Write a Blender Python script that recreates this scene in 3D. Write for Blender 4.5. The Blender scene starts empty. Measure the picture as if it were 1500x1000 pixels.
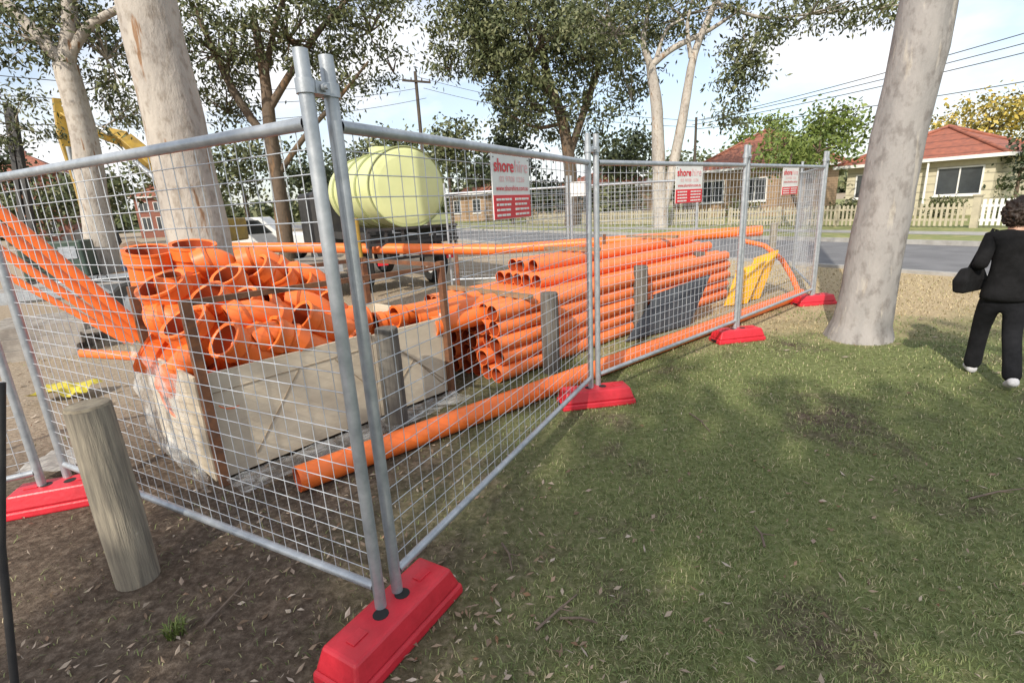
import bpy, bmesh, math, random
from mathutils import Vector, Matrix, noise
R=random.Random(7)
SC=bpy.context.scene
COL=SC.collection
V=Vector
# ------------------------------------------------------------ survey of the site
FPX=740.0; PITCH=math.radians(15.1); ROLL=math.radians(3.15); H=1.63
cp,sp=math.cos(ROLL),math.sin(ROLL); ct,st=math.cos(PITCH),math.sin(PITCH)
def ray(px,py):
    dx=px-750; dy=py-500
    u=dx*cp-dy*sp; v=dx*sp+dy*cp
    return V((u,FPX*ct-v*st,-FPX*st-v*ct))
def P(px,py,Y):
    r=ray(px,py); return V((r.x*Y/r.y,Y,H+r.z*Y/r.y))
def G(px,py,z=0.0):
    r=ray(px,py); k=(z-H)/r.z; return V((r.x*k,r.y*k,z))
# ------------------------------------------------------------ mesh helpers
class MB:
    def __init__(s): s.v=[]; s.f=[]; s.sm=[]
    def add(s,vs,fs,smooth=False,M=None):
        o=len(s.v)
        s.v+=[(M@V(v)) if M else V(v) for v in vs]
        s.f+=[tuple(i+o for i in f) for f in fs]; s.sm+=[smooth]*len(fs); return s
    def box(s,x0,x1,y0,y1,z0,z1,M=None):
        vs=[(x0,y0,z0),(x1,y0,z0),(x1,y1,z0),(x0,y1,z0),(x0,y0,z1),(x1,y0,z1),(x1,y1,z1),(x0,y1,z1)]
        return s.add(vs,[(0,3,2,1),(4,5,6,7),(0,1,5,4),(1,2,6,5),(2,3,7,6),(3,0,4,7)],False,M)
    def beam(s,a,b,w,h=None,up=(0,0,1)):
        a=V(a); b=V(b); h=h or w; t=(b-a); L=t.length; t.normalize(); up=V(up)
        if abs(t.dot(up))>.98: up=V((1,0,0))
        y=up.cross(t).normalized(); z=t.cross(y)
        M=Matrix(((t.x,y.x,z.x,a.x),(t.y,y.y,z.y,a.y),(t.z,y.z,z.z,a.z),(0,0,0,1)))
        return s.box(0,L,-w/2,w/2,-h/2,h/2,M)
    def tube(s,pts,rad,n=10,cap=True,smooth=True,rough=0,seed=0,sq=1.0):
        pts=[V(p) for p in pts]; m=len(pts)
        if not hasattr(rad,'__len__'): rad=[rad]*m
        T=[]
        for i in range(m):
            t=(pts[min(i+1,m-1)]-pts[max(i-1,0)]); T.append(t.normalized())
        ref=V((0,0,1)) if abs(T[0].z)<.9 else V((1,0,0))
        nr=(ref-T[0]*ref.dot(T[0])).normalized()
        vs=[]; fs=[]
        for i in range(m):
            nr=(nr-T[i]*nr.dot(T[i])).normalized(); bn=T[i].cross(nr)
            for k in range(n):
                a=2*math.pi*k/n; d=nr*math.cos(a)+bn*math.sin(a)*sq
                r=rad[i]
                if rough: r*=1+rough*noise.noise((pts[i]*1.3+d*1.2+V((seed,0,0))))+rough*.4*noise.noise((pts[i]*4+d*3))
                vs.append(pts[i]+d*r)
        for i in range(m-1):
            for k in range(n):
                k2=(k+1)%n
                fs.append((i*n+k,i*n+k2,(i+1)*n+k2,(i+1)*n+k))
        s.add(vs,fs,smooth)
        if cap:
            s.add(vs[:n],[tuple(range(n-1,-1,-1))]); s.add(vs[-n:],[tuple(range(n))])
        return s
    def hollow(s,prof,a,b,n=22):
        a=V(a); t=(V(b)-a).normalized()
        ref=V((0,0,1)) if abs(t.z)<.9 else V((1,0,0))
        nr=(ref-t*ref.dot(t)).normalized(); bn=t.cross(nr)
        for i in range(len(prof)-1):
            vs=[]
            for q in (i,i+1):
                for k in range(n):
                    an=2*math.pi*k/n
                    vs.append(a+t*prof[q][0]+(nr*math.cos(an)+bn*math.sin(an))*prof[q][1])
            s.add(vs,[(k,(k+1)%n,n+(k+1)%n,n+k) for k in range(n)],True)
        return s
PM={}
def setp(o,label=None,cat=None,group=None,kind=None):
    if label: o['label']=label
    if cat: o['category']=cat
    if group: o['group']=group
    if kind: o['kind']=kind
    return o
def thing(name,label,cat,loc=(0,0,0),rotz=0,group=None):
    o=bpy.data.objects.new(name,None); COL.objects.link(o); o.empty_display_size=.1
    o.location=loc; o.rotation_euler=(0,0,rotz)
    PM[o.name]=Matrix.Translation(V(loc))@Matrix.Rotation(rotz,4,'Z')
    return setp(o,label,cat,group)
def build(name,mb,mat,parent=None,world=False,origin=None,bevel=0,label=None,cat=None,group=None,kind=None):
    vs=mb.v
    if parent is not None and world:
        iv=PM[parent.name].inverted(); vs=[iv@v for v in vs]
    if parent is None and origin is not None:
        og=V(origin); vs=[v-og for v in vs]
    me=bpy.data.meshes.new(name); me.from_pydata([tuple(v) for v in vs],[],mb.f)
    me.polygons.foreach_set('use_smooth',mb.sm); me.update()
    o=bpy.data.objects.new(name,me); COL.objects.link(o)
    if mat: me.materials.append(mat)
    if parent is not None:
        o.parent=parent; PM[o.name]=PM[parent.name].copy()
    else:
        if origin is not None: o.location=origin
        PM[o.name]=Matrix.Translation(V(origin) if origin is not None else V((0,0,0)))
    if bevel:
        b=o.modifiers.new('Bevel','BEVEL'); b.width=bevel; b.segments=2; b.limit_method='ANGLE'
    return setp(o,label,cat,group,kind)
# ------------------------------------------------------------ materials
def nt(name):
    m=bpy.data.materials.new(name); m.use_nodes=True; t=m.node_tree
    return m,t,t.nodes['Principled BSDF']
def nd(t,typ,**kw):
    n=t.nodes.new(typ)
    for k,v in kw.items(): setattr(n,k,v)
    return n
def c4(c): return (c[0],c[1],c[2],1)
def ramp(t,stops):
    r=t.nodes.new('ShaderNodeValToRGB'); e=r.color_ramp.elements
    while len(e)<len(stops): e.new(.5)
    for i,(p,c) in enumerate(stops): e[i].position=p; e[i].color=c4(c)
    return r
def M(name,c1,c2=None,scale=6,rough=.6,metal=0,bump=0,stretch=(1,1,1),lo=.35,hi=.65,bscale=None,spec=None):
    m,t,b=nt(name); L=t.links.new
    tc=nd(t,'ShaderNodeTexCoord'); mp=nd(t,'ShaderNodeMapping'); mp.inputs['Scale'].default_value=stretch
    L(tc.outputs['Object'],mp.inputs['Vector'])
    n=nd(t,'ShaderNodeTexNoise'); n.inputs['Scale'].default_value=scale; n.inputs['Detail'].default_value=4; n.inputs['Roughness'].default_value=.62
    L(mp.outputs[0],n.inputs['Vector'])
    c2=c2 or tuple(x*.75 for x in c1)
    r=ramp(t,[(lo,c1),(hi,c2)]); L(n.outputs['Fac'],r.inputs[0]); L(r.outputs[0],b.inputs['Base Color'])
    b.inputs['Roughness'].default_value=rough; b.inputs['Metallic'].default_value=metal
    if spec is not None: b.inputs['Specular IOR Level'].default_value=spec
    if bump:
        bp=nd(t,'ShaderNodeBump'); bp.inputs['Strength'].default_value=bump; bp.inputs['Distance'].default_value=.02
        src=n
        if bscale:
            src=nd(t,'ShaderNodeTexNoise'); src.inputs['Scale'].default_value=bscale; src.inputs['Detail'].default_value=2; L(mp.outputs[0],src.inputs['Vector'])
        L(src.outputs['Fac'],bp.inputs['Height']); L(bp.outputs[0],b.inputs['Normal'])
    return m
def leafmat(name,cols):
    m,t,b=nt(name); L=t.links.new
    g=nd(t,'ShaderNodeNewGeometry'); n=len(cols)
    r=ramp(t,[(i/(n-1) if n>1 else 0,c) for i,c in enumerate(cols)]); L(g.outputs['Random Per Island'],r.inputs[0])
    L(r.outputs[0],b.inputs['Base Color']); b.inputs['Roughness'].default_value=.55; b.inputs['Specular IOR Level'].default_value=.35
    return m
def barkmat(name,pale,grey,brown,amt=.62,spot=(.72,.70,.68)):
    m,t,b=nt(name); L=t.links.new
    tc=nd(t,'ShaderNodeTexCoord')
    def nz(sc,stre,det=4):
        mp=nd(t,'ShaderNodeMapping'); mp.inputs['Scale'].default_value=stre; L(tc.outputs['Object'],mp.inputs[0])
        n=nd(t,'ShaderNodeTexNoise'); n.inputs['Scale'].default_value=sc; n.inputs['Detail'].default_value=det; n.inputs['Roughness'].default_value=.6; L(mp.outputs[0],n.inputs['Vector']); return n
    n1=nz(2.0,(1.6,1.6,.5)); n2=nz(3.0,(2.8,2.8,.4)); n3=nz(26,(1,1,.4),3); n4=nz(12,(1,1,.6))
    r1=ramp(t,[(.36,pale),(.64,grey)]); L(n1.outputs['Fac'],r1.inputs[0])
    r2=ramp(t,[(amt,(0,0,0)),(amt+.05,(1,1,1))]); L(n2.outputs['Fac'],r2.inputs[0])
    mx=nd(t,'ShaderNodeMixRGB'); L(r2.outputs[0],mx.inputs[0]); L(r1.outputs[0],mx.inputs[1]); mx.inputs[2].default_value=c4(brown)
    r4=ramp(t,[(.50,(1,1,1)),(.66,spot)]); L(n4.outputs['Fac'],r4.inputs[0])
    m2=nd(t,'ShaderNodeMixRGB',blend_type='MULTIPLY'); m2.inputs[0].default_value=1; L(mx.outputs[0],m2.inputs[1]); L(r4.outputs[0],m2.inputs[2])
    L(m2.outputs[0],b.inputs['Base Color']); b.inputs['Roughness'].default_value=.85; b.inputs['Specular IOR Level'].default_value=.2
    bp=nd(t,'ShaderNodeBump'); bp.inputs['Strength'].default_value=.5; bp.inputs['Distance'].default_value=.02; L(n3.outputs['Fac'],bp.inputs['Height']); L(bp.outputs[0],b.inputs['Normal'])
    return m
def bandmat(name,c1,c2,freq,axis='Z',bump=.6,rough=.7):
    m,t,b=nt(name); L=t.links.new
    tc=nd(t,'ShaderNodeTexCoord')
    w=nd(t,'ShaderNodeTexWave',wave_type='BANDS',bands_direction=axis,wave_profile='SAW'); w.inputs['Scale'].default_value=freq; L(tc.outputs['Object'],w.inputs['Vector'])
    n=nd(t,'ShaderNodeTexNoise'); n.inputs['Scale'].default_value=5; n.inputs['Detail'].default_value=4; L(tc.outputs['Object'],n.inputs['Vector'])
    r=ramp(t,[(.3,c1),(.7,c2)]); L(n.outputs['Fac'],r.inputs[0])
    r2=ramp(t,[(0,(.45,.45,.45)),(.2,(1,1,1))]); L(w.outputs['Fac'],r2.inputs[0])
    m2=nd(t,'ShaderNodeMixRGB',blend_type='MULTIPLY'); m2.inputs[0].default_value=1; L(r.outputs[0],m2.inputs[1]); L(r2.outputs[0],m2.inputs[2])
    L(m2.outputs[0],b.inputs['Base Color']); b.inputs['Roughness'].default_value=rough
    bp=nd(t,'ShaderNodeBump'); bp.inputs['Strength'].default_value=bump; bp.inputs['Distance'].default_value=.03; L(w.outputs['Fac'],bp.inputs['Height']); L(bp.outputs[0],b.inputs['Normal'])
    return m
ORANGE=M('orange_plastic',(.87,.19,.036),(.78,.148,.027),4,.40,0,.05,bscale=14,lo=.3,hi=.75)
ORANGE2=M('orange_plastic_dusty',(.83,.22,.065),(.77,.17,.040),6,.5,0,.05,bscale=18,lo=.3,hi=.7)
ORANGE_SHADE=M('orange_pipe_inside_shade',(.45,.07,.015),(.33,.048,.011),5,.6)  # darkened orange paints the shade inside open pipe ends
GALV=M('galvanised_steel',(.48,.51,.54),(.32,.35,.38),18,.42,.5,.08,lo=.3,hi=.7)
WIRE=M('wire_steel',(.60,.63,.67),(.50,.53,.57),8,.4,.3)
REDP=M('red_plastic',(.64,.027,.045),(.50,.02,.033),7,.42,0,.1,bscale=40)
RECESS_SHADE=M('painted_recess_shade',(.02,.02,.02),None,5,.8)  # near-black colour stands in for shade in holes and slots
PLY=M('plywood',(.62,.545,.42),(.50,.43,.325),2.5,.75,0,.1,stretch=(1,1,3),bscale=20)
PLYD=M('plywood_mark',(.34,.27,.19),(.28,.22,.15),5,.8)
RUST=M('rusty_steel',(.20,.085,.038),(.11,.055,.033),14,.8,.1,.2)
WOODG=M('weathered_wood',(.33,.29,.22),(.17,.15,.12),6,.85,0,.6,stretch=(7,7,.5))
WOODD=M('dark_weathered_wood',(.15,.14,.12),(.075,.07,.062),6,.85,0,.5,stretch=(7,7,.5))
WOODE=M('end_grain',(.36,.31,.22),(.20,.165,.12),16,.9,0,.4)
TIMBER=M('sawn_timber',(.30,.20,.11),(.18,.115,.065),5,.8,0,.2,stretch=(1,4,4))
PALLETM=M('grey_pallet_timber',(.36,.33,.29),(.20,.18,.16),5,.85,0,.3)
WHITEP=M('white_paint',(.78,.78,.76),(.68,.68,.66),4,.5)
SIGNRED=M('sign_red',(.68,.02,.035),(.62,.018,.03),3,.45)
PINK=M('sign_pale_ink',(.80,.45,.46),(.78,.42,.43),3,.5)
GREYB=M('grey_board_paint',(.075,.085,.095),(.045,.05,.06),6,.5,.2)
YELB=M('yellow_board_paint',(.80,.43,.015),(.64,.33,.015),5,.45)
YELM=M('machine_yellow',(.42,.27,.035),(.25,.16,.03),5,.5,0,.1)
TANKM=M('tank_paint',(.64,.68,.34),(.56,.60,.29),1.6,.4)
TANKB=M('tank_band_paint',(.30,.33,.15),(.24,.27,.12),3,.5)
BLACKM=M('black_steel',(.025,.025,.027),(.045,.043,.04),8,.6)
TYRE=M('tyre_rubber',(.025,.025,.025),None,9,.9)
CONC=M('concrete',(.36,.35,.33),(.27,.26,.24),6,.9,0,.2)
ASPH=M('asphalt',(.18,.18,.185),(.13,.13,.135),1.2,.9,0,.3,bscale=60)
GLASSD=M('window_glass',(.035,.04,.045),(.06,.07,.075),1,.08)
BOARD=bandmat('weatherboard_cream',(.60,.55,.40),(.53,.48,.35),.9,'Z')
TILE=bandmat('red_roof_tiles',(.36,.12,.07),(.22,.08,.055),.95,'Z',.8)
TILE2=bandmat('brown_roof_tiles',(.34,.125,.075),(.21,.085,.058),.95,'Z',.8)
BRICK=bandmat('tan_brick',(.42,.29,.18),(.32,.21,.13),2.0,'Z',.4)
BRICKR=bandmat('red_brick',(.27,.10,.065),(.20,.08,.055),2.0,'Z',.4)
CREAMP=M('cream_pickets',(.48,.43,.31),(.38,.34,.25),5,.7)
POLEW=M('pole_wood',(.09,.07,.055),(.06,.05,.04),5,.9)
GUMP=barkmat('pale_gum_bark',(.47,.43,.375),(.34,.31,.28),(.26,.155,.09),.63,(.70,.67,.64))
GUMG=barkmat('grey_gum_bark',(.33,.31,.295),(.25,.24,.232),(.39,.36,.32),.60,(.70,.68,.67))
GUMB=barkmat('brown_bark',(.15,.11,.08),(.10,.08,.06),(.19,.12,.07),.58)
LEAFG=leafmat('gum_leaves',[(.040,.052,.020),(.074,.092,.036),(.125,.14,.06),(.19,.195,.10)])
LEAFD=leafmat('dark_leaves',[(.020,.031,.015),(.040,.055,.024),(.07,.085,.036)])
LEAFB=leafmat('bright_leaves',[(.06,.095,.02),(.11,.155,.03),(.18,.22,.055)])
LEAFY=leafmat('golden_leaves',[(.36,.26,.05),(.50,.38,.08),(.26,.22,.05),(.16,.16,.05)])
GRASSM=leafmat('grass_blades',[(.09,.13,.036),(.145,.19,.058),(.20,.24,.085),(.25,.26,.11),(.45,.38,.245)])
DRYM=leafmat('dry_blades',[(.26,.22,.11),(.42,.34,.19),(.52,.43,.26),(.20,.20,.08)])
LITTER=leafmat('litter_leaves',[(.13,.085,.05),(.25,.18,.12),(.38,.32,.25),(.20,.11,.06),(.48,.42,.35)])
STICKM=M('stick_bark',(.20,.15,.11),(.12,.09,.07),20,.9)
# ------------------------------------------------------------ world, sun, camera
SUN=V((-.36,-.74,.60)).normalized()
w=bpy.data.worlds.new('World'); SC.world=w; w.use_nodes=True; t=w.node_tree; L=t.links.new
bg=t.nodes['Background']; bg.inputs['Strength'].default_value=.135
sky=nd(t,'ShaderNodeTexSky',sky_type='NISHITA'); sky.sun_disc=False
sky.sun_elevation=math.asin(SUN.z); sky.sun_rotation=math.atan2(SUN.x,SUN.y); sky.air_density=1.0; sky.dust_density=1.5
tc=nd(t,'ShaderNodeTexCoord'); mp=nd(t,'ShaderNodeMapping'); mp.inputs['Scale'].default_value=(1,1,2.2); mp.inputs['Location'].default_value=(.35,.1,.2); L(tc.outputs['Generated'],mp.inputs[0])
n=nd(t,'ShaderNodeTexNoise'); n.inputs['Scale'].default_value=2.3; n.inputs['Detail'].default_value=7; n.inputs['Roughness'].default_value=.55; L(mp.outputs[0],n.inputs['Vector'])
r=ramp(t,[(.46,(.30,.30,.30)),(.60,(1,1,1))]); L(n.outputs['Fac'],r.inputs[0])
mp2=nd(t,'ShaderNodeMixRGB',blend_type='MULTIPLY'); mp2.inputs[0].default_value=1; L(sky.outputs[0],mp2.inputs[1]); mp2.inputs[2].default_value=(1.5,1.5,1.5,1)
mx=nd(t,'ShaderNodeMixRGB'); L(r.outputs[0],mx.inputs[0]); L(mp2.outputs[0],mx.inputs[1]); mx.inputs[2].default_value=(8.6,8.65,8.8,1)
L(mx.outputs[0],bg.inputs['Color'])
sl=bpy.data.lights.new('Sun','SUN'); sl.energy=5.0; sl.angle=math.radians(.6); sl.color=(1,.92,.80)
so=bpy.data.objects.new('Sun',sl); COL.objects.link(so); so.rotation_euler=SUN.to_track_quat('Z','Y').to_euler()
cam=bpy.data.cameras.new('Camera'); co=bpy.data.objects.new('Camera',cam); COL.objects.link(co); SC.camera=co
cam.sensor_fit='HORIZONTAL'; cam.sensor_width=36; cam.lens=FPX/1500*36; cam.clip_end=2000; cam.clip_start=.05
Rv=V((1,0,0)); Dv=V((0,-st,-ct)); Fv=V((0,ct,-st))
ix=Rv*cp+Dv*sp; iy=-(Rv*-sp+Dv*cp); iz=-Fv
co.matrix_world=Matrix(((ix.x,iy.x,iz.x,0),(ix.y,iy.y,iz.y,0),(ix.z,iy.z,iz.z,H),(0,0,0,1)))
SC.view_settings.view_transform='Standard'; SC.view_settings.look='None'; SC.view_settings.exposure=0
# ------------------------------------------------------------ ground, road, verge
RD=V((-.5,.866,0)); RN=V((.866,.5,0))
def T(tt,n,z=0): return RD*tt+RN*n+V((0,0,z))
gm,t,b=nt('ground_soil'); L=t.links.new
geo=nd(t,'ShaderNodeNewGeometry'); sep=nd(t,'ShaderNodeSeparateXYZ'); L(geo.outputs['Position'],sep.inputs[0])
def gn(sc,det=4,ro=.6):
    n=nd(t,'ShaderNodeTexNoise'); n.inputs['Scale'].default_value=sc; n.inputs['Detail'].default_value=det; n.inputs['Roughness'].default_value=ro; L(geo.outputs['Position'],n.inputs['Vector']); return n.outputs['Fac']
def mth(op,a,bb=None,c=None):
    n=nd(t,'ShaderNodeMath',operation=op)
    for i,x in enumerate((a,bb,c)):
        if x is None: continue
        if isinstance(x,(int,float)): n.inputs[i].default_value=x
        else: L(x,n.inputs[i])
    return n.outputs[0]
def mixc(f,a,bb):
    n=nd(t,'ShaderNodeMixRGB')
    L(f,n.inputs[0])
    for i,x in ((1,a),(2,bb)):
        if isinstance(x,tuple): n.inputs[i].default_value=c4(x)
        else: L(x,n.inputs[i])
    return n.outputs[0]
def mr(x,a,bb,lo=0,hi=1):
    n=nd(t,'ShaderNodeMapRange',clamp=True); L(x,n.inputs[0])
    for i,q in enumerate((a,bb,lo,hi)): n.inputs[i+1].default_value=q
    return n.outputs[0]
nA=gn(24,6,.72); nB=gn(1.05,4,.65)
rf=ramp(t,[(.32,(.055,.041,.030)),(.5,(.11,.083,.062)),(.70,(.22,.175,.135))]); L(nA,rf.inputs[0])
grs=ramp(t,[(.32,(.095,.11,.042)),(.5,(.15,.175,.068)),(.68,(.25,.245,.13))]); L(nA,grs.inputs[0])
dry=ramp(t,[(.3,(.27,.21,.12)),(.5,(.43,.34,.21)),(.7,(.52,.42,.28))]); L(nA,dry.inputs[0])
san=ramp(t,[(.3,(.20,.16,.115)),(.5,(.32,.26,.195)),(.7,(.42,.36,.28))]); L(nA,san.inputs[0])
q=mth('ADD',mth('MULTIPLY',mth('ADD',sep.outputs[0],.93),-.73),mth('MULTIPLY',mth('SUBTRACT',sep.outputs[1],3.66),.68))
patch=mr(nB,.31,.46)
gx=mr(mth('ADD',sep.outputs[0],mth('MULTIPLY',nB,1.6)),-.2,1.5)
gf=mth('MULTIPLY',patch,gx)
c1=mixc(gf,rf.outputs[0],grs.outputs[0])
dm=mr(mth('ADD',sep.outputs[1],mth('MULTIPLY',nB,3)),6.6,8.0)
c2=mixc(dm,c1,dry.outputs[0])
sm=mth('MULTIPLY',mr(mth('ADD',q,mth('MULTIPLY',nB,1.5)),1.6,3.4),.9)
c3=mixc(sm,c2,san.outputs[0])
L(c3,b.inputs['Base Color']); b.inputs['Roughness'].default_value=.95; b.inputs['Specular IOR Level'].default_value=.1
bp=nd(t,'ShaderNodeBump'); bp.inputs['Strength'].default_value=.7; bp.inputs['Distance'].default_value=.03; L(nA,bp.inputs['Height']); L(bp.outputs[0],b.inputs['Normal'])
mb=MB(); mb.add([(-600,-600,0),(600,-600,0),(600,600,0),(-600,600,0)],[(0,1,2,3)])
build('ground',mb,gm,kind='structure')
def strip(name,n0,n1,z,mat,t0=-60,t1=260,z0=None):
    mb=MB(); a,bb,c,d=T(t0,n0,z),T(t0,n1,z),T(t1,n1,z),T(t1,n0,z); mb.add([a,bb,c,d],[(0,1,2,3)])
    if z0 is not None:
        mb.add([T(t0,n0,z0),T(t1,n0,z0),T(t1,n0,z),T(t0,n0,z)],[(0,1,2,3)]); mb.add([T(t0,n1,z0),T(t1,n1,z0),T(t1,n1,z),T(t0,n1,z)],[(0,1,2,3)])
    return build(name,mb,mat,kind='structure')
VERGE=M('verge_grass',(.15,.19,.055),(.28,.26,.11),3,.95,0,.4,bscale=30)
strip('road',11.3,16.55,.006,ASPH)
strip('kerb_near',11.15,11.3,.06,CONC,z0=-.02)
strip('kerb_far',16.55,16.75,.12,CONC,z0=-.02)
strip('verge',16.75,70,.11,VERGE)
strip('footpath',18.6,19.8,.116,CONC)
# ------------------------------------------------------------ grass and litter
def polar(r0,r1):
    r=r0*math.exp(R.random()*math.log(r1/r0)); a=math.radians(R.uniform(-62,66)); return r*math.sin(a),r*math.cos(a),r
def inside(x,y): return (x+.93)*-.73+(y-3.66)*.68
def blades(N,dryf):
    mb=MB(); vs=[]; fs=[]
    k=0
    while k<N:
        x,y,r=polar(.8,13)
        if x*.866+y*.5>11.0: continue
        q=inside(x,y)
        g=noise.noise(V((x*1.1,y*1.1,3.3)))*.6+noise.noise(V((x*3,y*3,9)))*.4
        ed=min(1,max(0,(x+.3+.8*noise.noise(V((x*.7,y*.7,1))))/1.3))
        pr=(.38+.8*max(0,g+.26))*(.06+.94*ed)
        if q>.1: pr*=.15
        isd=y+2*noise.noise(V((x*.8,y*.8,5)))>6.2
        if dryf!=isd: continue
        if dryf: pr=.5 if q<.3 else .12
        if R.random()>pr: continue
        k+=1
        s=max(1,r/3.0)
        h=R.uniform(.007,.027)*(.8+.2*s); wd=R.uniform(.001,.0021)*s
        a=R.uniform(0,6.283); ln=R.uniform(.3,1.9); dx,dy=math.cos(a),math.sin(a); px,py=-dy*wd,dx*wd
        o=len(vs)
        vs+=[(x-px,y-py,0),(x+px,y+py,0),(x+px*.8+dx*h*ln*.4,y+py*.8+dy*h*ln*.4,h*.65),(x-px*.8+dx*h*ln*.4,y-py*.8+dy*h*ln*.4,h*.65),(x+dx*h*ln,y+dy*h*ln,h*(1-.25*ln))]
        fs+=[(o,o+1,o+2,o+3),(o+3,o+2,o+4)]
    mb.v=[V(v) for v in vs]; mb.f=fs; mb.sm=[True]*len(fs); return mb
build('grass',blades(88000,False),GRASSM,kind='stuff',label='short patchy green grass growing across the foreground outside the fence',cat='grass')
build('dry_grass',blades(16000,True),DRYM,kind='stuff',label='dry straw coloured grass between the fence and the road',cat='grass')
mb=MB(); vs=[];fs=[]
for i in range(4600):
    x,y,r=polar(.8,10)
    if x>.2 and R.random()<.7: continue
    s=max(1,r/4); l=R.uniform(.012,.05)*s; wd=l*R.uniform(.10,.26); a=R.uniform(0,6.28); dx,dy=math.cos(a),math.sin(a)
    z=.004+R.random()*.014; tz=R.uniform(-.004,.02)
    o=len(vs); vs+=[(x,y,z),(x+dx*l*.5-dy*wd,y+dy*l*.5+dx*wd,z+.004+R.random()*.006),(x+dx*l,y+dy*l,z+tz),(x+dx*l*.5+dy*wd,y+dy*l*.5-dx*wd,z+.002)]
    fs+=[(o,o+1,o+2,o+3)]
mb.v=[V(v) for v in vs]; mb.f=fs; mb.sm=[False]*len(fs)
build('leaf_litter',mb,LITTER,kind='stuff',label='scattered fallen gum leaves and bark flakes over the soil',cat='leaf litter')
for px,py,qx,qy,lab in ((735,795,750,835,'short brown stick lying in the grass below the nearest right fence panel'),(785,922,845,870,'thin forked twig lying on soil at bottom centre'),(300,915,372,838,'long thin twig on bare soil right of the front bollard'),(820,905,875,912,'pale bark strip lying at bottom centre of the grass'),(1010,605,1040,632,'small stick on grass right of the middle red fence foot'),(1420,730,1500,715,'pale twig lying in the grass at the right edge'),(1120,800,1105,770,'curled brown bark piece in the middle of the grass')):
    a=G(px,py,.012); bb=G(qx,qy,.015); m_=(a+bb)/2+V((.012,.006,.008))
    mb=MB(); mb.tube([a,m_,bb],[.006,.005,.003],6); mb.tube([m_,m_+V((.05,-.03,.01))],[.004,.002],5)
    build('twig',mb,STICKM,origin=a,label=lab,cat='stick',group='sticks lying on the grass')
# ------------------------------------------------------------ temporary fence
def fence_panel(a,bb,label,half=None):
    a=V((a[0],a[1],0)); bb=V((bb[0],bb[1],0)); d=bb-a; Ln=d.length
    t=thing('fence_panel',label,'temporary fence panel',a,math.atan2(d.y,d.x),'temporary fence panels')
    for x in (0,Ln):
        m_=MB(); m_.tube([(x,0,.03),(x,0,2.1)],.0225,14); build('post',m_,GALV,t)
    for z in (1.9,.23):
        m_=MB(); m_.tube([(.02,0,z),(Ln-.02,0,z)],.0205 if z>1 else .018,12,cap=False); build('rail',m_,GALV,t)
    m_=MB(); nvt=int(Ln/.075)
    for i in range(1,nvt):
        x=i*Ln/nvt; m_.tube([(x,.004,.23),(x,.004,1.9)],.0021,4,cap=False)
    for i in range(1,23):
        z=.23+i*1.67/23; m_.tube([(.02,-.001,z),(Ln-.02,-.001,z)],.0021,4,cap=False)
    build('wire_mesh',m_,WIRE,t); return t
PA=fence_panel((-2.82,2.87),(-.57,1.65),'nearest galvanised mesh fence panel running left from the front corner')
PB=fence_panel((-.522,1.73),(.63,3.92),'mesh fence panel right of the front corner, carrying the largest sign')
PC=fence_panel((.70,3.98),(2.54,5.55),'second mesh fence panel along the right side, in front of the grey board')
PD=fence_panel((2.60,5.62),(4.35,7.15),'third mesh fence panel along the right side, left of the thick tree trunk')
PE=fence_panel((4.42,7.22),(5.35,9.45),'mesh fence panel turning away at the far right end of the fence')
PF=fence_panel((-2.9,2.78),(-5.0,1.55),'mesh fence panel leaving the photo at the left edge')
PG=fence_panel((-1.15,10.25),(1.2,9.95),'back mesh fence panel beside the pale tank')
PH=fence_panel((1.27,9.95),(3.6,9.75),'back mesh fence panel behind the pipe stack carrying a blank white board')
def clamp(p,q,z,label):
    p=V(p+(0,)); q=V(q+(0,)); c=(p+q)/2; d=(q-p); L_=d.length
    t=thing('fence_clamp',label,'clamp',(c.x,c.y,z),math.atan2(d.y,d.x),'clamps joining the fence panels')
    m_=MB()
    for x in (-L_/2,L_/2): m_.hollow([(0,.0235),(0,.029),(.04,.029),(.04,.0235)],(x,0,-.02),(x,0,.02),14)
    m_.box(-L_/2+.02,L_/2-.02,-.022,.022,-.018,.018); build('band',m_,GALV,t)
    m_=MB(); m_.tube([(0,-.045,0),(0,.045,0)],.007,8); m_.tube([(0,-.035,0),(0,-.026,0)],.013,6); build('bolt',m_,GALV,t)
clamp((-.57,1.65),(-.522,1.73),2.0,'steel clamp joining the two front corner posts')
clamp((.63,3.92),(.70,3.98),1.99,'steel clamp on the posts above the middle red foot')
clamp((2.54,5.55),(2.60,5.62),1.99,'steel clamp on the posts above the third red foot along the right')
clamp((4.35,7.15),(4.42,7.22),1.99,'steel clamp at the far right end of the fence')
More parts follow.
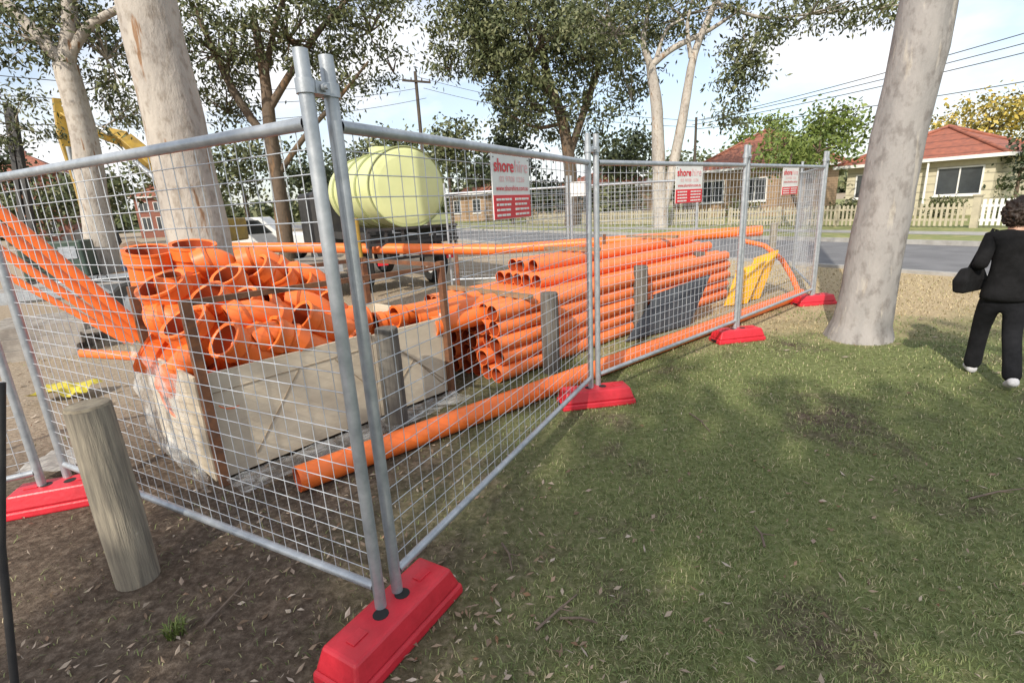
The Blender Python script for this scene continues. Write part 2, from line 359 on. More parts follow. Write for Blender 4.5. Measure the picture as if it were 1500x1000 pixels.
def foot(c,ang,label,L_=.62):
    t=thing('fence_foot',label,'fence foot',(c[0],c[1],0),ang,'red plastic fence feet')
    m_=MB(); h=L_/2
    def taper(x0,x1,y0,y1,z0,z1,ix_,iy_):
        vs=[(x0,y0,z0),(x1,y0,z0),(x1,y1,z0),(x0,y1,z0),(x0+ix_,y0+iy_,z1),(x1-ix_,y0+iy_,z1),(x1-ix_,y1-iy_,z1),(x0+ix_,y1-iy_,z1)]
        m_.add(vs,[(0,3,2,1),(4,5,6,7),(0,1,5,4),(1,2,6,5),(2,3,7,6),(3,0,4,7)])
    taper(-h,h,-.118,.118,0,.05,.004,.004)
    taper(-h+.012,h-.012,-.108,.108,.0505,.142,.03,.022)
    build('body',m_,REDP,t,bevel=.012)
    for x in (-.06,.06):
        m_=MB(); m_.tube([(x,0,.132),(x,0,.1435)],.031,14); build('post_socket_shade',m_,RECESS_SHADE,t)  # dark disc on the top paints the shade of a post hole
    for x in (-h+.13,h-.13):
        m_=MB(); m_.box(x-.035,x+.035,-.022,.022,.1425,.1475); build('moulded_pad',m_,REDP,t,bevel=.002)
    for s in (-1,1):
        m_=MB(); m_.box(s*h-.004 if s>0 else -h-.003,s*h+.003 if s>0 else -h+.004,-.05,.05,.015,.038); build('hand_slot_shade',m_,RECESS_SHADE,t)  # dark strip on the end face paints the shade of a slot
foot((-.53,1.66),math.atan2(.46,.277),'near red plastic fence foot under the front corner posts')
foot((.67,3.93),math.radians(8),'red plastic fence foot in the middle of the right side, below the second joint')
foot((2.57,5.55),math.radians(10),'red plastic fence foot left of the thick tree trunk, third along the right side',.58)
foot((4.42,7.2),math.radians(6),'farthest red plastic fence foot beside the curved orange pipe',.58)
foot((-2.82,2.80),math.radians(18),'red plastic fence foot at the left edge behind the front bollard',.52)
# signs
def text(body,width,mat,parent,x,z,bold=0,name='lettering',y=-.0075,maxh=None):
    c=bpy.data.curves.new('txt','FONT'); c.body=body; c.size=1; c.offset=bold; c.align_x='LEFT'; c.space_character=1.0+bold*1.6
    o=bpy.data.objects.new('txt',c); COL.objects.link(o); bpy.context.view_layer.update()
    me=bpy.data.meshes.new_from_object(o.evaluated_get(bpy.context.evaluated_depsgraph_get())); bpy.data.objects.remove(o); bpy.data.curves.remove(c)
    xs=[v.co.x for v in me.vertices]; ys=[v.co.y for v in me.vertices]
    k=width/(max(xs)-min(xs)); ky=k if not maxh else maxh/(max(ys)-min(ys))
    x0=min(xs)
    for v in me.vertices: v.co=V((x+(v.co.x-x0)*k,y,z+(v.co.y)*ky))
    me.name=name; me.materials.clear(); me.materials.append(mat)
    ob=bpy.data.objects.new(name,me); COL.objects.link(ob); ob.parent=parent; return ob
def sign(a,bb,t0,t1,z0,z1,label,red=.38):
    a=V((a[0],a[1],0)); d=(V((bb[0],bb[1],0))-a).normalized(); nrm=V((d.y,-d.x,0))
    p=a+d*t0+nrm*.012; W=t1-t0; Hh=z1-z0
    t=thing('hire_sign',label,'sign',(p.x,p.y,z0),math.atan2(d.y,d.x),'hire signs tied to the fence')
    m_=MB(); m_.box(0,W,-.004,0,0,Hh); build('board',m_,WHITEP,t)
    m_=MB(); m_.box(.004,W-.004,-.0065,-.0042,.003,Hh*red); build('red_band',m_,SIGNRED,t)
    text('shore',W*.50,SIGNRED,t,W*.045,Hh*.745,.022,maxh=Hh*.20)
    text('hire',W*.35,PINK,t,W*.585,Hh*.745,.0,maxh=Hh*.20)
    text('02 9708 1226',W*.66,PINK,t,W*.17,Hh*.59,0,maxh=Hh*.085)
    text('www.shorehire.com.au',W*.86,SIGNRED,t,W*.07,Hh*.45,.010,maxh=Hh*.085)
    m_=MB()
    for r_ in range(4):
        for cx in (.07,.55):
            x=W*cx; e=W*(cx+.38)
            while x<e-.02:
                l=R.uniform(.02,.05); l=min(l,e-x); zz=Hh*(.05+.082*r_); m_.box(x,x+l,-.0085,-.0068,zz,zz+Hh*.035); x+=l+.009
    build('small_print',m_,WHITEP,t)
    for x in (.02,W-.02):
        m_=MB(); m_.tube([(x,-.006,Hh-.015),(x,.018,Hh-.015)],.004,6); build('cable_tie',m_,BLACKM,t)
sign((-.522,1.73),(.63,3.92),.976,1.407,1.56,1.875,'largest red and white hire sign, on the fence panel right of the front corner')
sign((.70,3.98),(2.54,5.55),1.07,1.53,1.56,1.88,'middle red and white hire sign, on the second fence panel along the right side')
sign((2.60,5.62),(4.35,7.15),.91,1.39,1.57,1.88,'smallest red and white hire sign, on the third fence panel near the thick trunk',.30)
m_=MB(); a=P(836,273,9.8); m_.box(0,.3,-.004,.004,0,.26); o=build('blank_board',m_,WHITEP,origin=(0,0,0),label='small blank pale board hung on the back fence panel behind the stack',cat='board'); o.location=(a.x,9.83,1.72)
# ------------------------------------------------------------ bollards
def bollard(x,y,h,r,label,mat,lean=(0,0)):
    t=thing('wooden_bollard',label,'bollard',(x,y,0),R.uniform(0,6),'round timber bollards in a row')
    m_=MB(); pts=[(lean[0]*k/6*h,lean[1]*k/6*h,h*k/6-(.05 if k==0 else 0)) for k in range(6)]+[(lean[0]*h,lean[1]*h,h-.012)]
    m_.tube(pts,[r*1.03]*5+[r,r],22,cap=False,rough=.05,seed=x); build('shaft',m_,mat,t)
    m_=MB(); m_.tube([(lean[0]*h,lean[1]*h,h-.0125),(lean[0]*h,lean[1]*h,h)],[r*1.0,r*.94],22,rough=.0); build('top_face',m_,WOODE if mat is WOODG else mat,t)
bollard(-1.85,2.07,.89,.086,'pale round timber bollard at front left outside the nearest fence panel',WOODG,(.02,.02))
bollard(-.93,3.66,.80,.085,'timber bollard standing against the front of the plywood crate',WOODD)
bollard(.38,4.80,.80,.085,'timber bollard at the near end of the pipe stack',WOODD)
bollard(1.60,6.10,.84,.085,'timber bollard behind the grey leaning board',WOODD)
bollard(2.88,7.62,.80,.085,'timber bollard at the far end of the stack left of the yellow boards',WOODD)
a=G(1131,365); bollard(a.x,a.y,.75,.09,'distant timber bollard seen through the third fence panel',WOODG)
m_=MB(); a=P(3,1012,1.32); m_.tube([V((a.x,a.y,0.0)),P(2,800,1.40),P(2,560,1.5)],.011,8); build('black_pole',m_,BLACKM,origin=(a.x,a.y,0),label='thin black pole leaning at the extreme left edge of the photo',cat='pole')
# ------------------------------------------------------------ pipes
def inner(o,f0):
    me=o.data; me.materials.append(ORANGE_SHADE)
    for p in me.polygons[f0:]: p.material_index=1  # inner wall takes the painted shade colour
def pipe(a,bb,r,label,name='sewer_pipe',group=None,mat=None,socket=0,th=.005,n=22):
    a=V(a); bb=V(bb); L_=(bb-a).length; ri=r-th; mat=mat or ORANGE
    m_=MB(); m_.hollow([(0,ri),(0,r),(L_,r),(L_,ri),(0,ri)],a,bb,n)
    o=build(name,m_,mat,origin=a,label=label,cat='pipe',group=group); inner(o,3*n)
    if socket:
        R2=r*1.13
        m2=MB(); m2.hollow([(-.004,R2-.006),(-.004,R2+.004),(.012,R2+.005),(.02,R2),(socket*.8,R2),(socket,r+.001)],a,bb,n)
        m2.hollow([(-.004,R2-.006),(.004,ri+.0005)],a,bb,n)
        m2.v=[v-a for v in m2.v]; build('socket',m2,mat,o)
    return o
ORD=['first','second','third','fourth','fifth','sixth','seventh','eighth']
SD=V((.722,.692,0)).normalized(); SNL=V((-.692,.722,0)).normalized(); S0=V((-.10,4.50,0))
rp=.0755; spc=.1525
for row in range(5):
    for c in range(8):
        off=.085+spc*c+R.uniform(-.004,.004)+(.012 if row%2 else 0)
        st_=R.uniform(-.05,.05)
        a=S0+SNL*off+SD*st_+V((0,0,.078+.150*row)); bb=a+SD*(5.0+R.uniform(-.05,.06))
        pipe(a,bb,rp,'long stack pipe, %s row from the ground, %s from the bollard side'%(ORD[row],ORD[c]),'sewer_pipe','pipes in the long stack',ORANGE2,n=20,th=.006)
topz=.078+.150*4+.0755
for i in range(8):
    lay=0 if i<5 else 1; o_=.40+.1525*i if i<5 else .40+.076+.1525*(i-5)+.1525
    z=topz+.0755+.132*lay-.012; s0=.95+R.uniform(-.04,.04)+.15*lay
    a=S0+SD*s0+SNL*o_+V((0,0,z)); pipe(a,a+SD*(4.05+R.uniform(-.05,.05)-.3*lay),.0755,'%s-layer pipe on top of the stack, %s from the bollard side'%(['lower','upper'][lay],ORD[i if i<5 else i-5]),group='loose pipes on top of the stack',n=20,mat=ORANGE2,th=.006)
for i,(s,o0,wd,z) in enumerate(((.40,-.02,1.25,topz+.02),(2.0,.34,.85,topz+.304),(3.9,.34,.85,topz+.304))):
    a=S0+SD*s+SNL*o0+V((0,0,z)); bb=a+SNL*wd
    m_=MB(); m_.beam(a,bb,.075,.04); build('timber_batten',m_,TIMBER,origin=a,label=['nearest','middle','farthest'][i]+' brown timber batten laid across the top of the long pipe stack',cat='timber',group='battens across the pipe stack')
for i,(s,o_) in enumerate(((.6,1.34),(3.5,1.34))):
    a=S0+SD*s+SNL*o_; m_=MB(); m_.beam(a,a+V((0,0,1.12)),.05)
    build('stack_upright',m_,RUST,origin=a,label=['near','far'][i]+' rusty steel upright behind the pipe stack',cat='post',group='uprights behind the stack')
ga=V((-1.356,2.78,.085)); gb=V((4.45,7.60,.085)); gd=(gb-ga).normalized(); 
pipe(ga,ga+gd*4.1,.082,'long orange pipe on the grass inside the fence, near half ending by the corner',name='long_pipe',group='long pipes lying along the fence')
pipe(ga+gd*4.0,gb,.0795,'long orange pipe on the grass inside the fence, far half by the third panel',name='long_pipe',group='long pipes lying along the fence',socket=0)
la=V((-6.2,11.0,1.10)); lm=V((-.2,9.55,.84)); lb=V((4.35,8.75,.98))
pipe(la,lm,.10,'long raised orange pipe running left from behind the stack to the trailer',name='long_pipe',group='long raised pipes at the back')
pipe(lm-(lb-lm)*.02,lb,.088,'long raised orange pipe running behind the far end of the stack',name='long_pipe',group='long raised pipes at the back')
SL=((P(-70,252,3.7),P(222,492,4.25),.040,'uppermost'),(P(-70,280,3.8),P(212,498,4.3),.040,'second highest'),(P(-80,312,4.0),P(198,500,4.45),.036,'third highest'),(P(-90,348,4.2),P(186,500,4.6),.028,'lowest'))
for a,bb,r_,wd in SL: pipe(a,bb,r_,wd+' orange pipe slanting down from the left edge to the crate',name='slanting_pipe',group='pipes slanting in from the left')
pipe(P(120,517,4.6),P(235,524,4.3),.04,'short orange pipe lying low left of the crate',name='slanting_pipe',group='pipes slanting in from the left')
m_=MB(); pts=[P(1085,352,8.7),P(1120,360,8.4),P(1145,380,8.0),P(1160,405,7.7),P(1170,428,7.45),P(1172,436,7.40)]
m_.tube(pts,.04,12); build('curved_pipe',m_,ORANGE,origin=pts[-1],label='orange pipe curving down to the ground at the far end of the fence',cat='pipe')
# ------------------------------------------------------------ crate
CO=V((-1.92,2.92,0)); CD=V((.677,.736,0)).normalized(); CN=V((-CD.y,CD.x,0)); cang=math.atan2(CD.y,CD.x)
ck=thing('pipe_crate','cream plywood crate in a rusty frame, overfull of orange pipe fittings','crate',CO,cang)
Lc,Wc,hc=1.98,1.15,.73
for nm,bx_ in (('side_panel',(0,Lc*.62-.002,0,.018,.03,hc)),('side_panel',(Lc*.62+.002,Lc,0.001,.019,.03,hc-.02)),('side_panel',(0,Lc,Wc-.018,Wc,.03,hc)),('end_panel',(-.019,-.001,0,Wc,.03,hc)),('end_panel',(Lc+.001,Lc+.019,0,Wc,.03,hc)),('base_panel',(0,Lc,.02,Wc-.02,.06,.08))):
    m_=MB(); m_.box(*bx_); build(nm,m_,PLY,ck,bevel=.003)
for x in (.02,Lc-.02):
    for y in (-.03,Wc+.03):
        m_=MB(); m_.box(x-.028,x+.028,y-.028,y+.028,0,1.2); build('corner_post',m_,RUST,ck,bevel=.004)
for a,bb in (((0,-.03,1.18),(Lc,-.03,1.15)),((0,Wc+.03,1.18),(Lc,Wc+.03,1.18)),((Lc-.02,0,1.17),(Lc-.02,Wc,1.17))):
    m_=MB(); m_.beam(a,bb,.035); build('top_rail',m_,RUST,ck)
for a,bb in (((.05,-.002,.60),(1.2,-.002,.62)),((.25,-.002,.12),(.62,-.002,.60)),((.9,-.002,.60),(1.2,-.002,.25)),((1.3,-.002,.12),(1.6,-.002,.42)),((1.6,-.002,.42),(1.9,-.002,.1)),((1.3,-.002,.68),(1.9,-.002,.15))):
    m_=MB(); m_.beam(a,bb,.005,.006); build('strap',m_,PLYD,ck)
def elbow(a,bb,c,r,label,group):
    a=V(a);bb=V(bb);c=V(c); pts=[]
    for i in range(9):
        k=i/8; pts.append(a*(1-k)**2+bb*2*k*(1-k)+c*k*k)
    m_=MB(); m_.tube(pts,r,20,cap=False); m_.tube(pts[::-1],r-.007,20,cap=False)
    o=build('pipe_fitting',m_,ORANGE,origin=a,label=label,cat='pipe fitting',group=group); inner(o,160)
    for p,q in ((a,pts[1]),(c,pts[-2])):
        m2=MB(); m2.hollow([(0,r-.008),(0,r*1.15),(r*.9,r*1.15),(r*1.1,r*.98)],p,q,20); m2.v=[v-a for v in m2.v]; build('socket',m2,ORANGE,o)
def fit(pa,ya,pb,yb,r,label,sock=.12):
    return pipe(P(pa[0],pa[1],ya),P(pb[0],pb[1],yb),r,label,'pipe_fitting','fittings heaped in the crate',None,socket=sock,th=.007)
FT=[((218,366),3.95,(240,480),4.05,.155,'wide orange pipe standing upright at the back left of the crate'),
((282,358),4.05,(300,470),4.15,.145,'tall orange pipe upright in front of the big pale trunk'),
((235,415),3.55,(300,500),3.8,.15,'wide orange pipe tilted over the left end of the crate'),
((331,402),3.75,(395,480),4.05,.105,'orange pipe with open end facing up at the top of the heap, left of centre'),
((302,432),3.45,(375,505),3.75,.115,'orange pipe with open end just left of the middle of the heap'),
((353,437),3.55,(425,510),3.85,.105,'orange pipe with open end in the middle of the heap'),
((372,390),3.95,(440,450),4.25,.105,'orange pipe at the top right of the heap'),
((408,403),4.05,(460,470),4.3,.10,'slim orange pipe leaning right at the top of the heap'),
((440,412),4.15,(500,470),4.45,.095,'orange pipe on the right shoulder of the heap'),
((328,497),3.15,(420,540),3.5,.11,'orange pipe with round open end just above the plywood front'),
((395,488),3.35,(480,520),3.7,.11,'orange pipe lying low behind the plywood front, right of centre'),
((440,462),3.65,(520,505),4.0,.105,'orange pipe at the right foot of the heap'),
((268,470),3.25,(345,545),3.5,.14,'wide orange pipe bulging over the front left edge of the crate'),
((212,515),3.5,(300,545),3.6,.13,'orange pipe poking out of the left end of the crate'),
((380,445),3.6,(450,485),3.95,.10,'orange pipe lying across the heap right of centre'),
((475,440),4.1,(540,490),4.4,.09,'orange pipe at far right of the heap behind the corner posts')]
for f in FT: fit(*f)
EL=[((258,402),3.75,(262,440),3.75,(325,470),3.9,.13,'orange pipe bend between the upright pipes and the open ends'),
((420,440),3.9,(470,440),3.95,(492,478),4.1,.095,'orange pipe bend on the right side of the heap'),
((300,520),3.2,(270,530),3.2,(258,560),3.35,.11,'orange pipe bend drooping at the front left corner of the crate'),
((338,470),3.35,(375,448),3.45,(412,472),3.6,.10,'orange pipe bend arched over the middle of the heap'),
((352,385),4.05,(385,372),4.1,(412,398),4.2,.095,'orange pipe bend at the crest of the heap'),
((425,402),4.2,(455,395),4.25,(478,425),4.35,.088,'orange pipe bend behind the right shoulder of the heap'),
((455,485),3.75,(500,470),3.85,(520,492),3.95,.09,'orange pipe bend low at the right of the heap'),
((290,388),3.95,(320,372),4.0,(345,402),4.1,.10,'orange pipe bend right of the tall upright pipe'),
((232,470),3.5,(265,455),3.5,(292,492),3.55,.12,'orange pipe bend low at the left of the heap'),
((372,500),3.3,(405,478),3.4,(440,502),3.5,.095,'orange pipe bend just behind the plywood front')]
for pa,ya,pb,yb,pc,yc,r_,lab in EL: elbow(P(pa[0],pa[1],ya),P(pb[0],pb[1],yb),P(pc[0],pc[1],yc),r_,lab,'fittings heaped in the crate')
cm=PM[ck.name]
for i in range(18):
    a=cm@V((R.uniform(.15,1.55),R.uniform(.2,.95),R.uniform(.3,.85))); d=V((R.uniform(-1,1),R.uniform(-1,1),R.uniform(-.4,.5))).normalized()
    pipe(a-d*.2,a+d*.2,R.uniform(.09,.13),'orange pipe fitting buried low inside the plywood crate','pipe_fitting','fittings buried in the crate',None,socket=.1,th=.007,n=16)
for i,(px,py) in enumerate(((548,474),(578,464),(606,468),(632,480))):
    a=P(px,py,4.35); pipe(a,a+SD*.95,.086,'orange pipe end right of the crate heap, %s from the left'%ORD[i],'pipe_fitting','pipe ends at the right of the crate',None,socket=.1)
pm,t,b=nt('clear_plastic_wrap'); b.inputs['Base Color'].default_value=(.62,.64,.64,1); b.inputs['Roughness'].default_value=.25
tr=nd(t,'ShaderNodeBsdfTransparent'); mx=nd(t,'ShaderNodeMixShader'); nz=nd(t,'ShaderNodeTexNoise'); nz.inputs['Scale'].default_value=7; nz.inputs['Detail'].default_value=3
rr=ramp(t,[(.4,(.10,.10,.10)),(.65,(.45,.45,.45))]); t.links.new(nz.outputs['Fac'],rr.inputs[0]); t.links.new(rr.outputs[0],mx.inputs[0]); t.links.new(tr.outputs[0],mx.inputs[1]); t.links.new(b.outputs[0],mx.inputs[2]); t.links.new(mx.outputs[0],t.nodes['Material Output'].inputs['Surface'])
def crumple(w,h,nx,ny,amp,seed):
    vs=[];fs=[]
    for j in range(ny+1):
        for i in range(nx+1):
            x=w*i/nx; y=h*j/ny; vs.append(V((x,y,amp*(noise.noise(V((x*6+seed,y*6,0)))+.5*noise.noise(V((x*15,y*15+seed,2)))))))
    for j in range(ny):
        for i in range(nx): a=j*(nx+1)+i; fs.append((a,a+1,a+nx+2,a+nx+1))
    return vs,fs
vs,fs=crumple(1.3,.75,26,16,.05,3); m_=MB(); m_.add([cm@V((-.09-v.z,-.08+v.x,.02+v.y)) for v in vs],fs,False)
build('plastic_wrap',m_,pm,origin=CO-CD*.1,label='clear plastic wrap sagging round the left end of the crate',cat='plastic sheet')
vs,fs=crumple(1.9,.35,36,8,.04,8); m_=MB(); m_.add([cm@V((.02+v.x,-.07-v.y*.75,.03+v.z*.5+.02)) for v in vs],fs,False)
build('plastic_wrap',m_,pm,origin=CO+V((.1,0,0)),label='torn clear plastic lying on the ground along the crate front',cat='plastic sheet')
vs,fs=crumple(.36,.3,14,12,.04,18); m_=MB(); a=V((-3.3,3.0,.06)); m_.add([a+V((v.x,v.y,v.z+.06)) for v in vs],fs,False); build('plastic_scrap',m_,CONC,origin=a,label='crumpled pale plastic scrap behind the left red fence foot',cat='plastic sheet')
vs,fs=crumple(.5,.35,16,12,.07,28); m_=MB(); a=V((-4.7,4.6,.06)); m_.add([a+V((v.x,v.y,v.z+.06)) for v in vs],fs,False); build('yellow_bag',m_,M('yellow_plastic',(.55,.47,.04),(.40,.34,.04),5,.5),origin=a,label='crumpled yellow plastic bag on the ground left of the crate',cat='bag')
# ------------------------------------------------------------ boards leaning on the stack
def board(b0,b1,t0,t1,th,mat,label,name,flap=False):
    b0,b1,t0,t1=map(V,(b0,b1,t0,t1)); nn=(b1-b0).cross(t0-b0).normalized()*-th
    t=thing(name,label,'board',b0,0,'road boards leaning on the stack')
    m_=MB(); vs=[b0,b1,t1,t0,b0+nn,b1+nn,t1+nn,t0+nn]; m_.add(vs,[(0,3,2,1),(4,5,6,7),(0,1,5,4),(1,2,6,5),(2,3,7,6),(3,0,4,7)]); build('panel',m_,mat,t,world=True,bevel=.004)
    u=nn.normalized()
    m_=MB(); m_.beam(t0+u*(th+.016),t1+u*(th+.016),.03,.02); build('folded_edge',m_,mat,t,world=True)
    for k in (.2,.8):
        m_=MB(); a=b0.lerp(b1,k)+u*(th+.012); c=t0.lerp(t1,k)+u*(th+.012); m_.beam(a,c,.03,.02); build('stiffener',m_,BLACKM,t,world=True)
board((1.32,5.66,.02),(2.30,6.30,.03),(1.80,6.14,.46),(2.72,6.76,.58),.02,GREYB,'dark grey sheet sloping against the stack between two bollards','grey_board')
board((3.16,7.30,.02),(3.56,7.41,.02),(3.46,7.60,.50),(3.96,7.73,.60),.02,YELB,'front yellow board leaning at the far end of the stack','yellow_board')
board((3.50,7.60,.02),(3.88,7.70,.02),(3.85,7.88,.62),(4.28,7.99,.72),.02,YELB,'rear yellow board leaning behind the front yellow board','yellow_board')
# ------------------------------------------------------------ trees
def leaves(m_,c,rad,ncl,per,cr,size,droop=.6,aspect=.22):
    cen=[]
    for i in range(ncl):
        while 1:
            d=V((R.uniform(-1,1),R.uniform(-1,1),R.uniform(-1,1)))
            if .25<d.length<1: break
        p=V(c)+V((d.x*rad[0],d.y*rad[1],d.z*rad[2])); cen.append(p)
        crr=cr*R.uniform(.6,1.3)
        for k in range(int(per*R.uniform(.5,1.4))):
            q=p+V((R.gauss(0,crr),R.gauss(0,crr),R.gauss(0,crr*.6)))
            a=V((R.uniform(-1,1),R.uniform(-1,1),R.uniform(-1,1)-droop)).normalized(); sd=a.orthogonal().normalized()
            sd=(Matrix.Rotation(R.uniform(0,6.28),3,a)@sd)
            l=size*R.uniform(.6,1.4); wd=l*aspect
            o=len(m_.v); m_.v+=[q,q+a*l*.5+sd*wd,q+a*l,q+a*l*.5-sd*wd]; m_.f.append((o,o+1,o+2,o+3)); m_.sm.append(False)
    return cen
def tree(name,label,base,trunk,rad,limbs,blobs,size,bark,leaf,group='gum trees',rough=.12,aspect=.2,twigs=.5,n=18,droop=.6):
    base=V(base); t=thing(name,label,'tree',base,0,group)
    m_=MB(); 
    pts=[V(p) for p in trunk]; q=[];rr=[]
    for i in range(len(pts)-1):
        for k in range(6): q.append(pts[i].lerp(pts[i+1],k/6)); rr.append(rad[i]+(rad[i+1]-rad[i])*k/6)
    q.append(pts[-1]); rr.append(rad[-1])
    for _ in range(3):
        q=[q[0]]+[(q[i-1]+q[i]*2+q[i+1])/4 for i in range(1,len(q)-1)]+[q[-1]]
    m_.tube(q,rr,n,rough=rough,seed=base.x); build('trunk',m_,bark,t,world=True)
    for pl,rl in limbs:
        m_=MB(); pl=[V(p) for p in pl]; q=[];r2=[]
        for i in range(len(pl)-1):
            for k in range(4): q.append(pl[i].lerp(pl[i+1],k/4)); r2.append(rl[i]+(rl[i+1]-rl[i])*k/4)
        q.append(pl[-1]); r2.append(rl[-1])
        for _ in range(2): q=[q[0]]+[(q[i-1]+q[i]*2+q[i+1])/4 for i in range(1,len(q)-1)]+[q[-1]]
        m_.tube(q,r2,9,rough=rough,seed=3); build('branch',m_,bark,t,world=True)
    ml=MB(); mt=MB()
    for c,rd,ncl,per,cr in blobs:
        cen=leaves(ml,c,rd,ncl,per,cr,size,droop,aspect)
        for p in cen:
            if R.random()<twigs:
                m1=(V(c)+p)/2+V((R.uniform(-.1,.1),R.uniform(-.1,.1),-.1))*rd[0]
                mt.tube([V(c)+V((0,0,-.3*rd[2])),m1,p],[size*.2,size*.13,size*.045],4,cap=False)
    if mt.v: build('twigs',mt,bark,t,world=True)
    build('crown',ml,leaf,t,world=True); return t
def B(px,py,Y,rx,ry,ncl,per=40,cr=.3,ydep=None):
    k=Y/FPX; return (P(px,py,Y),(rx*k,(ydep or rx*k),ry*k),ncl,int(per*1.3),cr)
# shade trees behind the camera, crowns out of view; their shadows dapple the foreground
a=V((-4.0,-9.8,0)); tree('gum_tree','large gum tree behind the viewer on the left, shading the foreground',a,[a,a+V((.1,.1,3)),a+V((.4,.3,7.5))],[.4,.33,.22],[],[((-4.4,-9.3,9.2),(3.4,2.2,1.4),74,34,.34)],.28,GUMP,LEAFG,twigs=.1,aspect=.3)
a=V((1.2,-9.6,0)); tree('gum_tree','large gum tree behind the viewer on the right, shading the grass',a,[a,a+V((.1,.1,3)),a+V((.2,.3,7.5))],[.4,.33,.22],[],[((.4,-8.7,9.2),(3.8,2.1,1.4),56,34,.34)],.28,GUMP,LEAFG,twigs=.1,aspect=.3)
a=V((-3.54,6.0,0)); tree('gum_tree','thick pale gum trunk standing right behind the crate of fittings',a,[a,a+V((0,0,.5)),a+V((.0,0,2)),a+V((-.05,0,4.2)),a+V((-.1,.2,9))],[.40,.325,.30,.275,.2],[],[((-4,6.8,11),(3.5,3.5,1.8),40,24,.5)],.25,GUMP,LEAFG,n=26,rough=.08)
a=V((3.86,5.40,0)); tree('gum_tree','thick grey gum trunk on the grass at right, left of the walking person',a,[a-V((0,0,.05)),a+V((.01,0,.15)),a+V((.03,0,.5)),a+V((.12,0,1.8)),a+V((.27,0,3.4)),a+V((.6,.2,8))],[.36,.29,.255,.235,.222,.17],[],[((5,6.5,10.5),(3.5,3.5,1.6),36,24,.5)],.25,GUMG,LEAFG,n=26,rough=.12)
Y=10.5
tree('gum_tree','slender pale forked gum tree at left in front of the yellow digger',(P(152,400,Y).x,Y,0),[V((P(152,400,Y).x,Y,0)),P(143,330,Y),P(128,220,Y),P(97,95,Y)],[.30,.26,.23,.19],
 [([P(97,95,Y),P(60,55,Y),P(20,15,Y),P(-30,-40,Y)],[.14,.12,.10,.07]),([P(97,98,Y),P(103,40,Y),P(100,-10,Y),P(108,-80,Y)],[.15,.13,.11,.08]),([P(99,85,Y),P(130,35,Y),P(185,8,Y),P(230,-20,Y)],[.10,.08,.06,.03])],
 [B(40,40,10.5,70,45,26,54,.21),B(150,60,11,60,70,30,54,.21),B(20,175,13,60,35,16,50,.24),B(165,160,13,40,45,14,48,.24),B(-50,60,10.5,60,90,16,34,.3),B(90,-60,10.5,180,60,26,36,.4)],.118,GUMP,LEAFG,aspect=.18)
Y=12.5; bs=P(415,345,Y)
tree('gum_tree','dark many stemmed gum tree between the thick trunk and the tank',(bs.x,Y,0),[(bs.x,Y,0),P(412,300,Y),P(398,210,Y),P(388,110,Y),P(370,20,Y)],[.2,.17,.15,.11,.07],
 [([P(400,215,Y),P(350,150,Y),P(310,70,Y),P(285,10,Y)],[.10,.09,.07,.04]),([P(394,160,Y),P(430,100,Y),P(470,40,Y),P(520,-10,Y)],[.09,.08,.06,.03]),([P(388,110,Y),P(400,50,Y),P(420,-20,Y)],[.08,.06,.04]),([P(405,260,Y),P(445,200,Y),P(500,140,Y),P(540,90,Y)],[.07,.06,.045,.025]),([P(352,150,Y),P(330,110,Y),P(345,50,Y)],[.06,.05,.03])],
 [B(315,60,12.5,60,55,36,54,.22),B(420,40,12.5,75,50,50,54,.22),B(540,30,13,60,45,30,54,.22),B(330,150,13,45,40,20,50,.22),B(490,120,13,50,40,22,50,.22),B(445,-50,12.5,180,50,36,36,.36),B(575,95,13.5,35,30,8,40,.2)],.122,GUMB,LEAFG,aspect=.18)
Y=26.5; bs=P(968,335,Y)
tree('gum_tree','tall pale twin trunked gum with bare limbs across the road',(bs.x,Y,.1),[(bs.x,Y,.1),P(965,240,Y),P(962,150,Y),P(953,95,Y)],[.38,.32,.27,.22],
 [([P(965,330,Y),P(985,250,Y),P(1003,160,Y),P(1015,80,Y),P(1045,10,Y),P(1070,-40,Y)],[.28,.26,.22,.18,.14,.08]),([P(953,97,Y),P(985,70,Y),P(1040,45,Y),P(1090,10,Y)],[.17,.14,.10,.05]),([P(953,97,Y),P(940,60,Y),P(950,20,Y),P(945,-30,Y)],[.17,.14,.10,.07]),([P(1012,85,Y),P(1005,35,Y),P(1020,-20,Y)],[.11,.09,.05]),([P(960,90,Y),P(975,40,Y),P(1002,28,Y)],[.11,.08,.04]),([P(1050,5,Y),P(1120,30,Y),P(1190,20,Y),P(1260,15,Y)],[.09,.07,.05,.03])],
 [B(900,30,27,60,55,50,52,.44),B(1000,10,27,70,35,32,52,.44),B(1100,70,27,45,50,22,50,.44),B(1190,10,26,90,24,28,48,.4),B(1060,150,28,30,35,10,48,.4),B(1290,5,24,60,18,12,48,.36),B(925,130,29,35,45,20,50,.44),B(1000,-50,27,160,50,34,34,.8),B(1085,95,27,26,30,10,48,.36)],.255,GUMP,LEAFG,twigs=.4,aspect=.18)
Y=34; bs=P(838,325,Y)
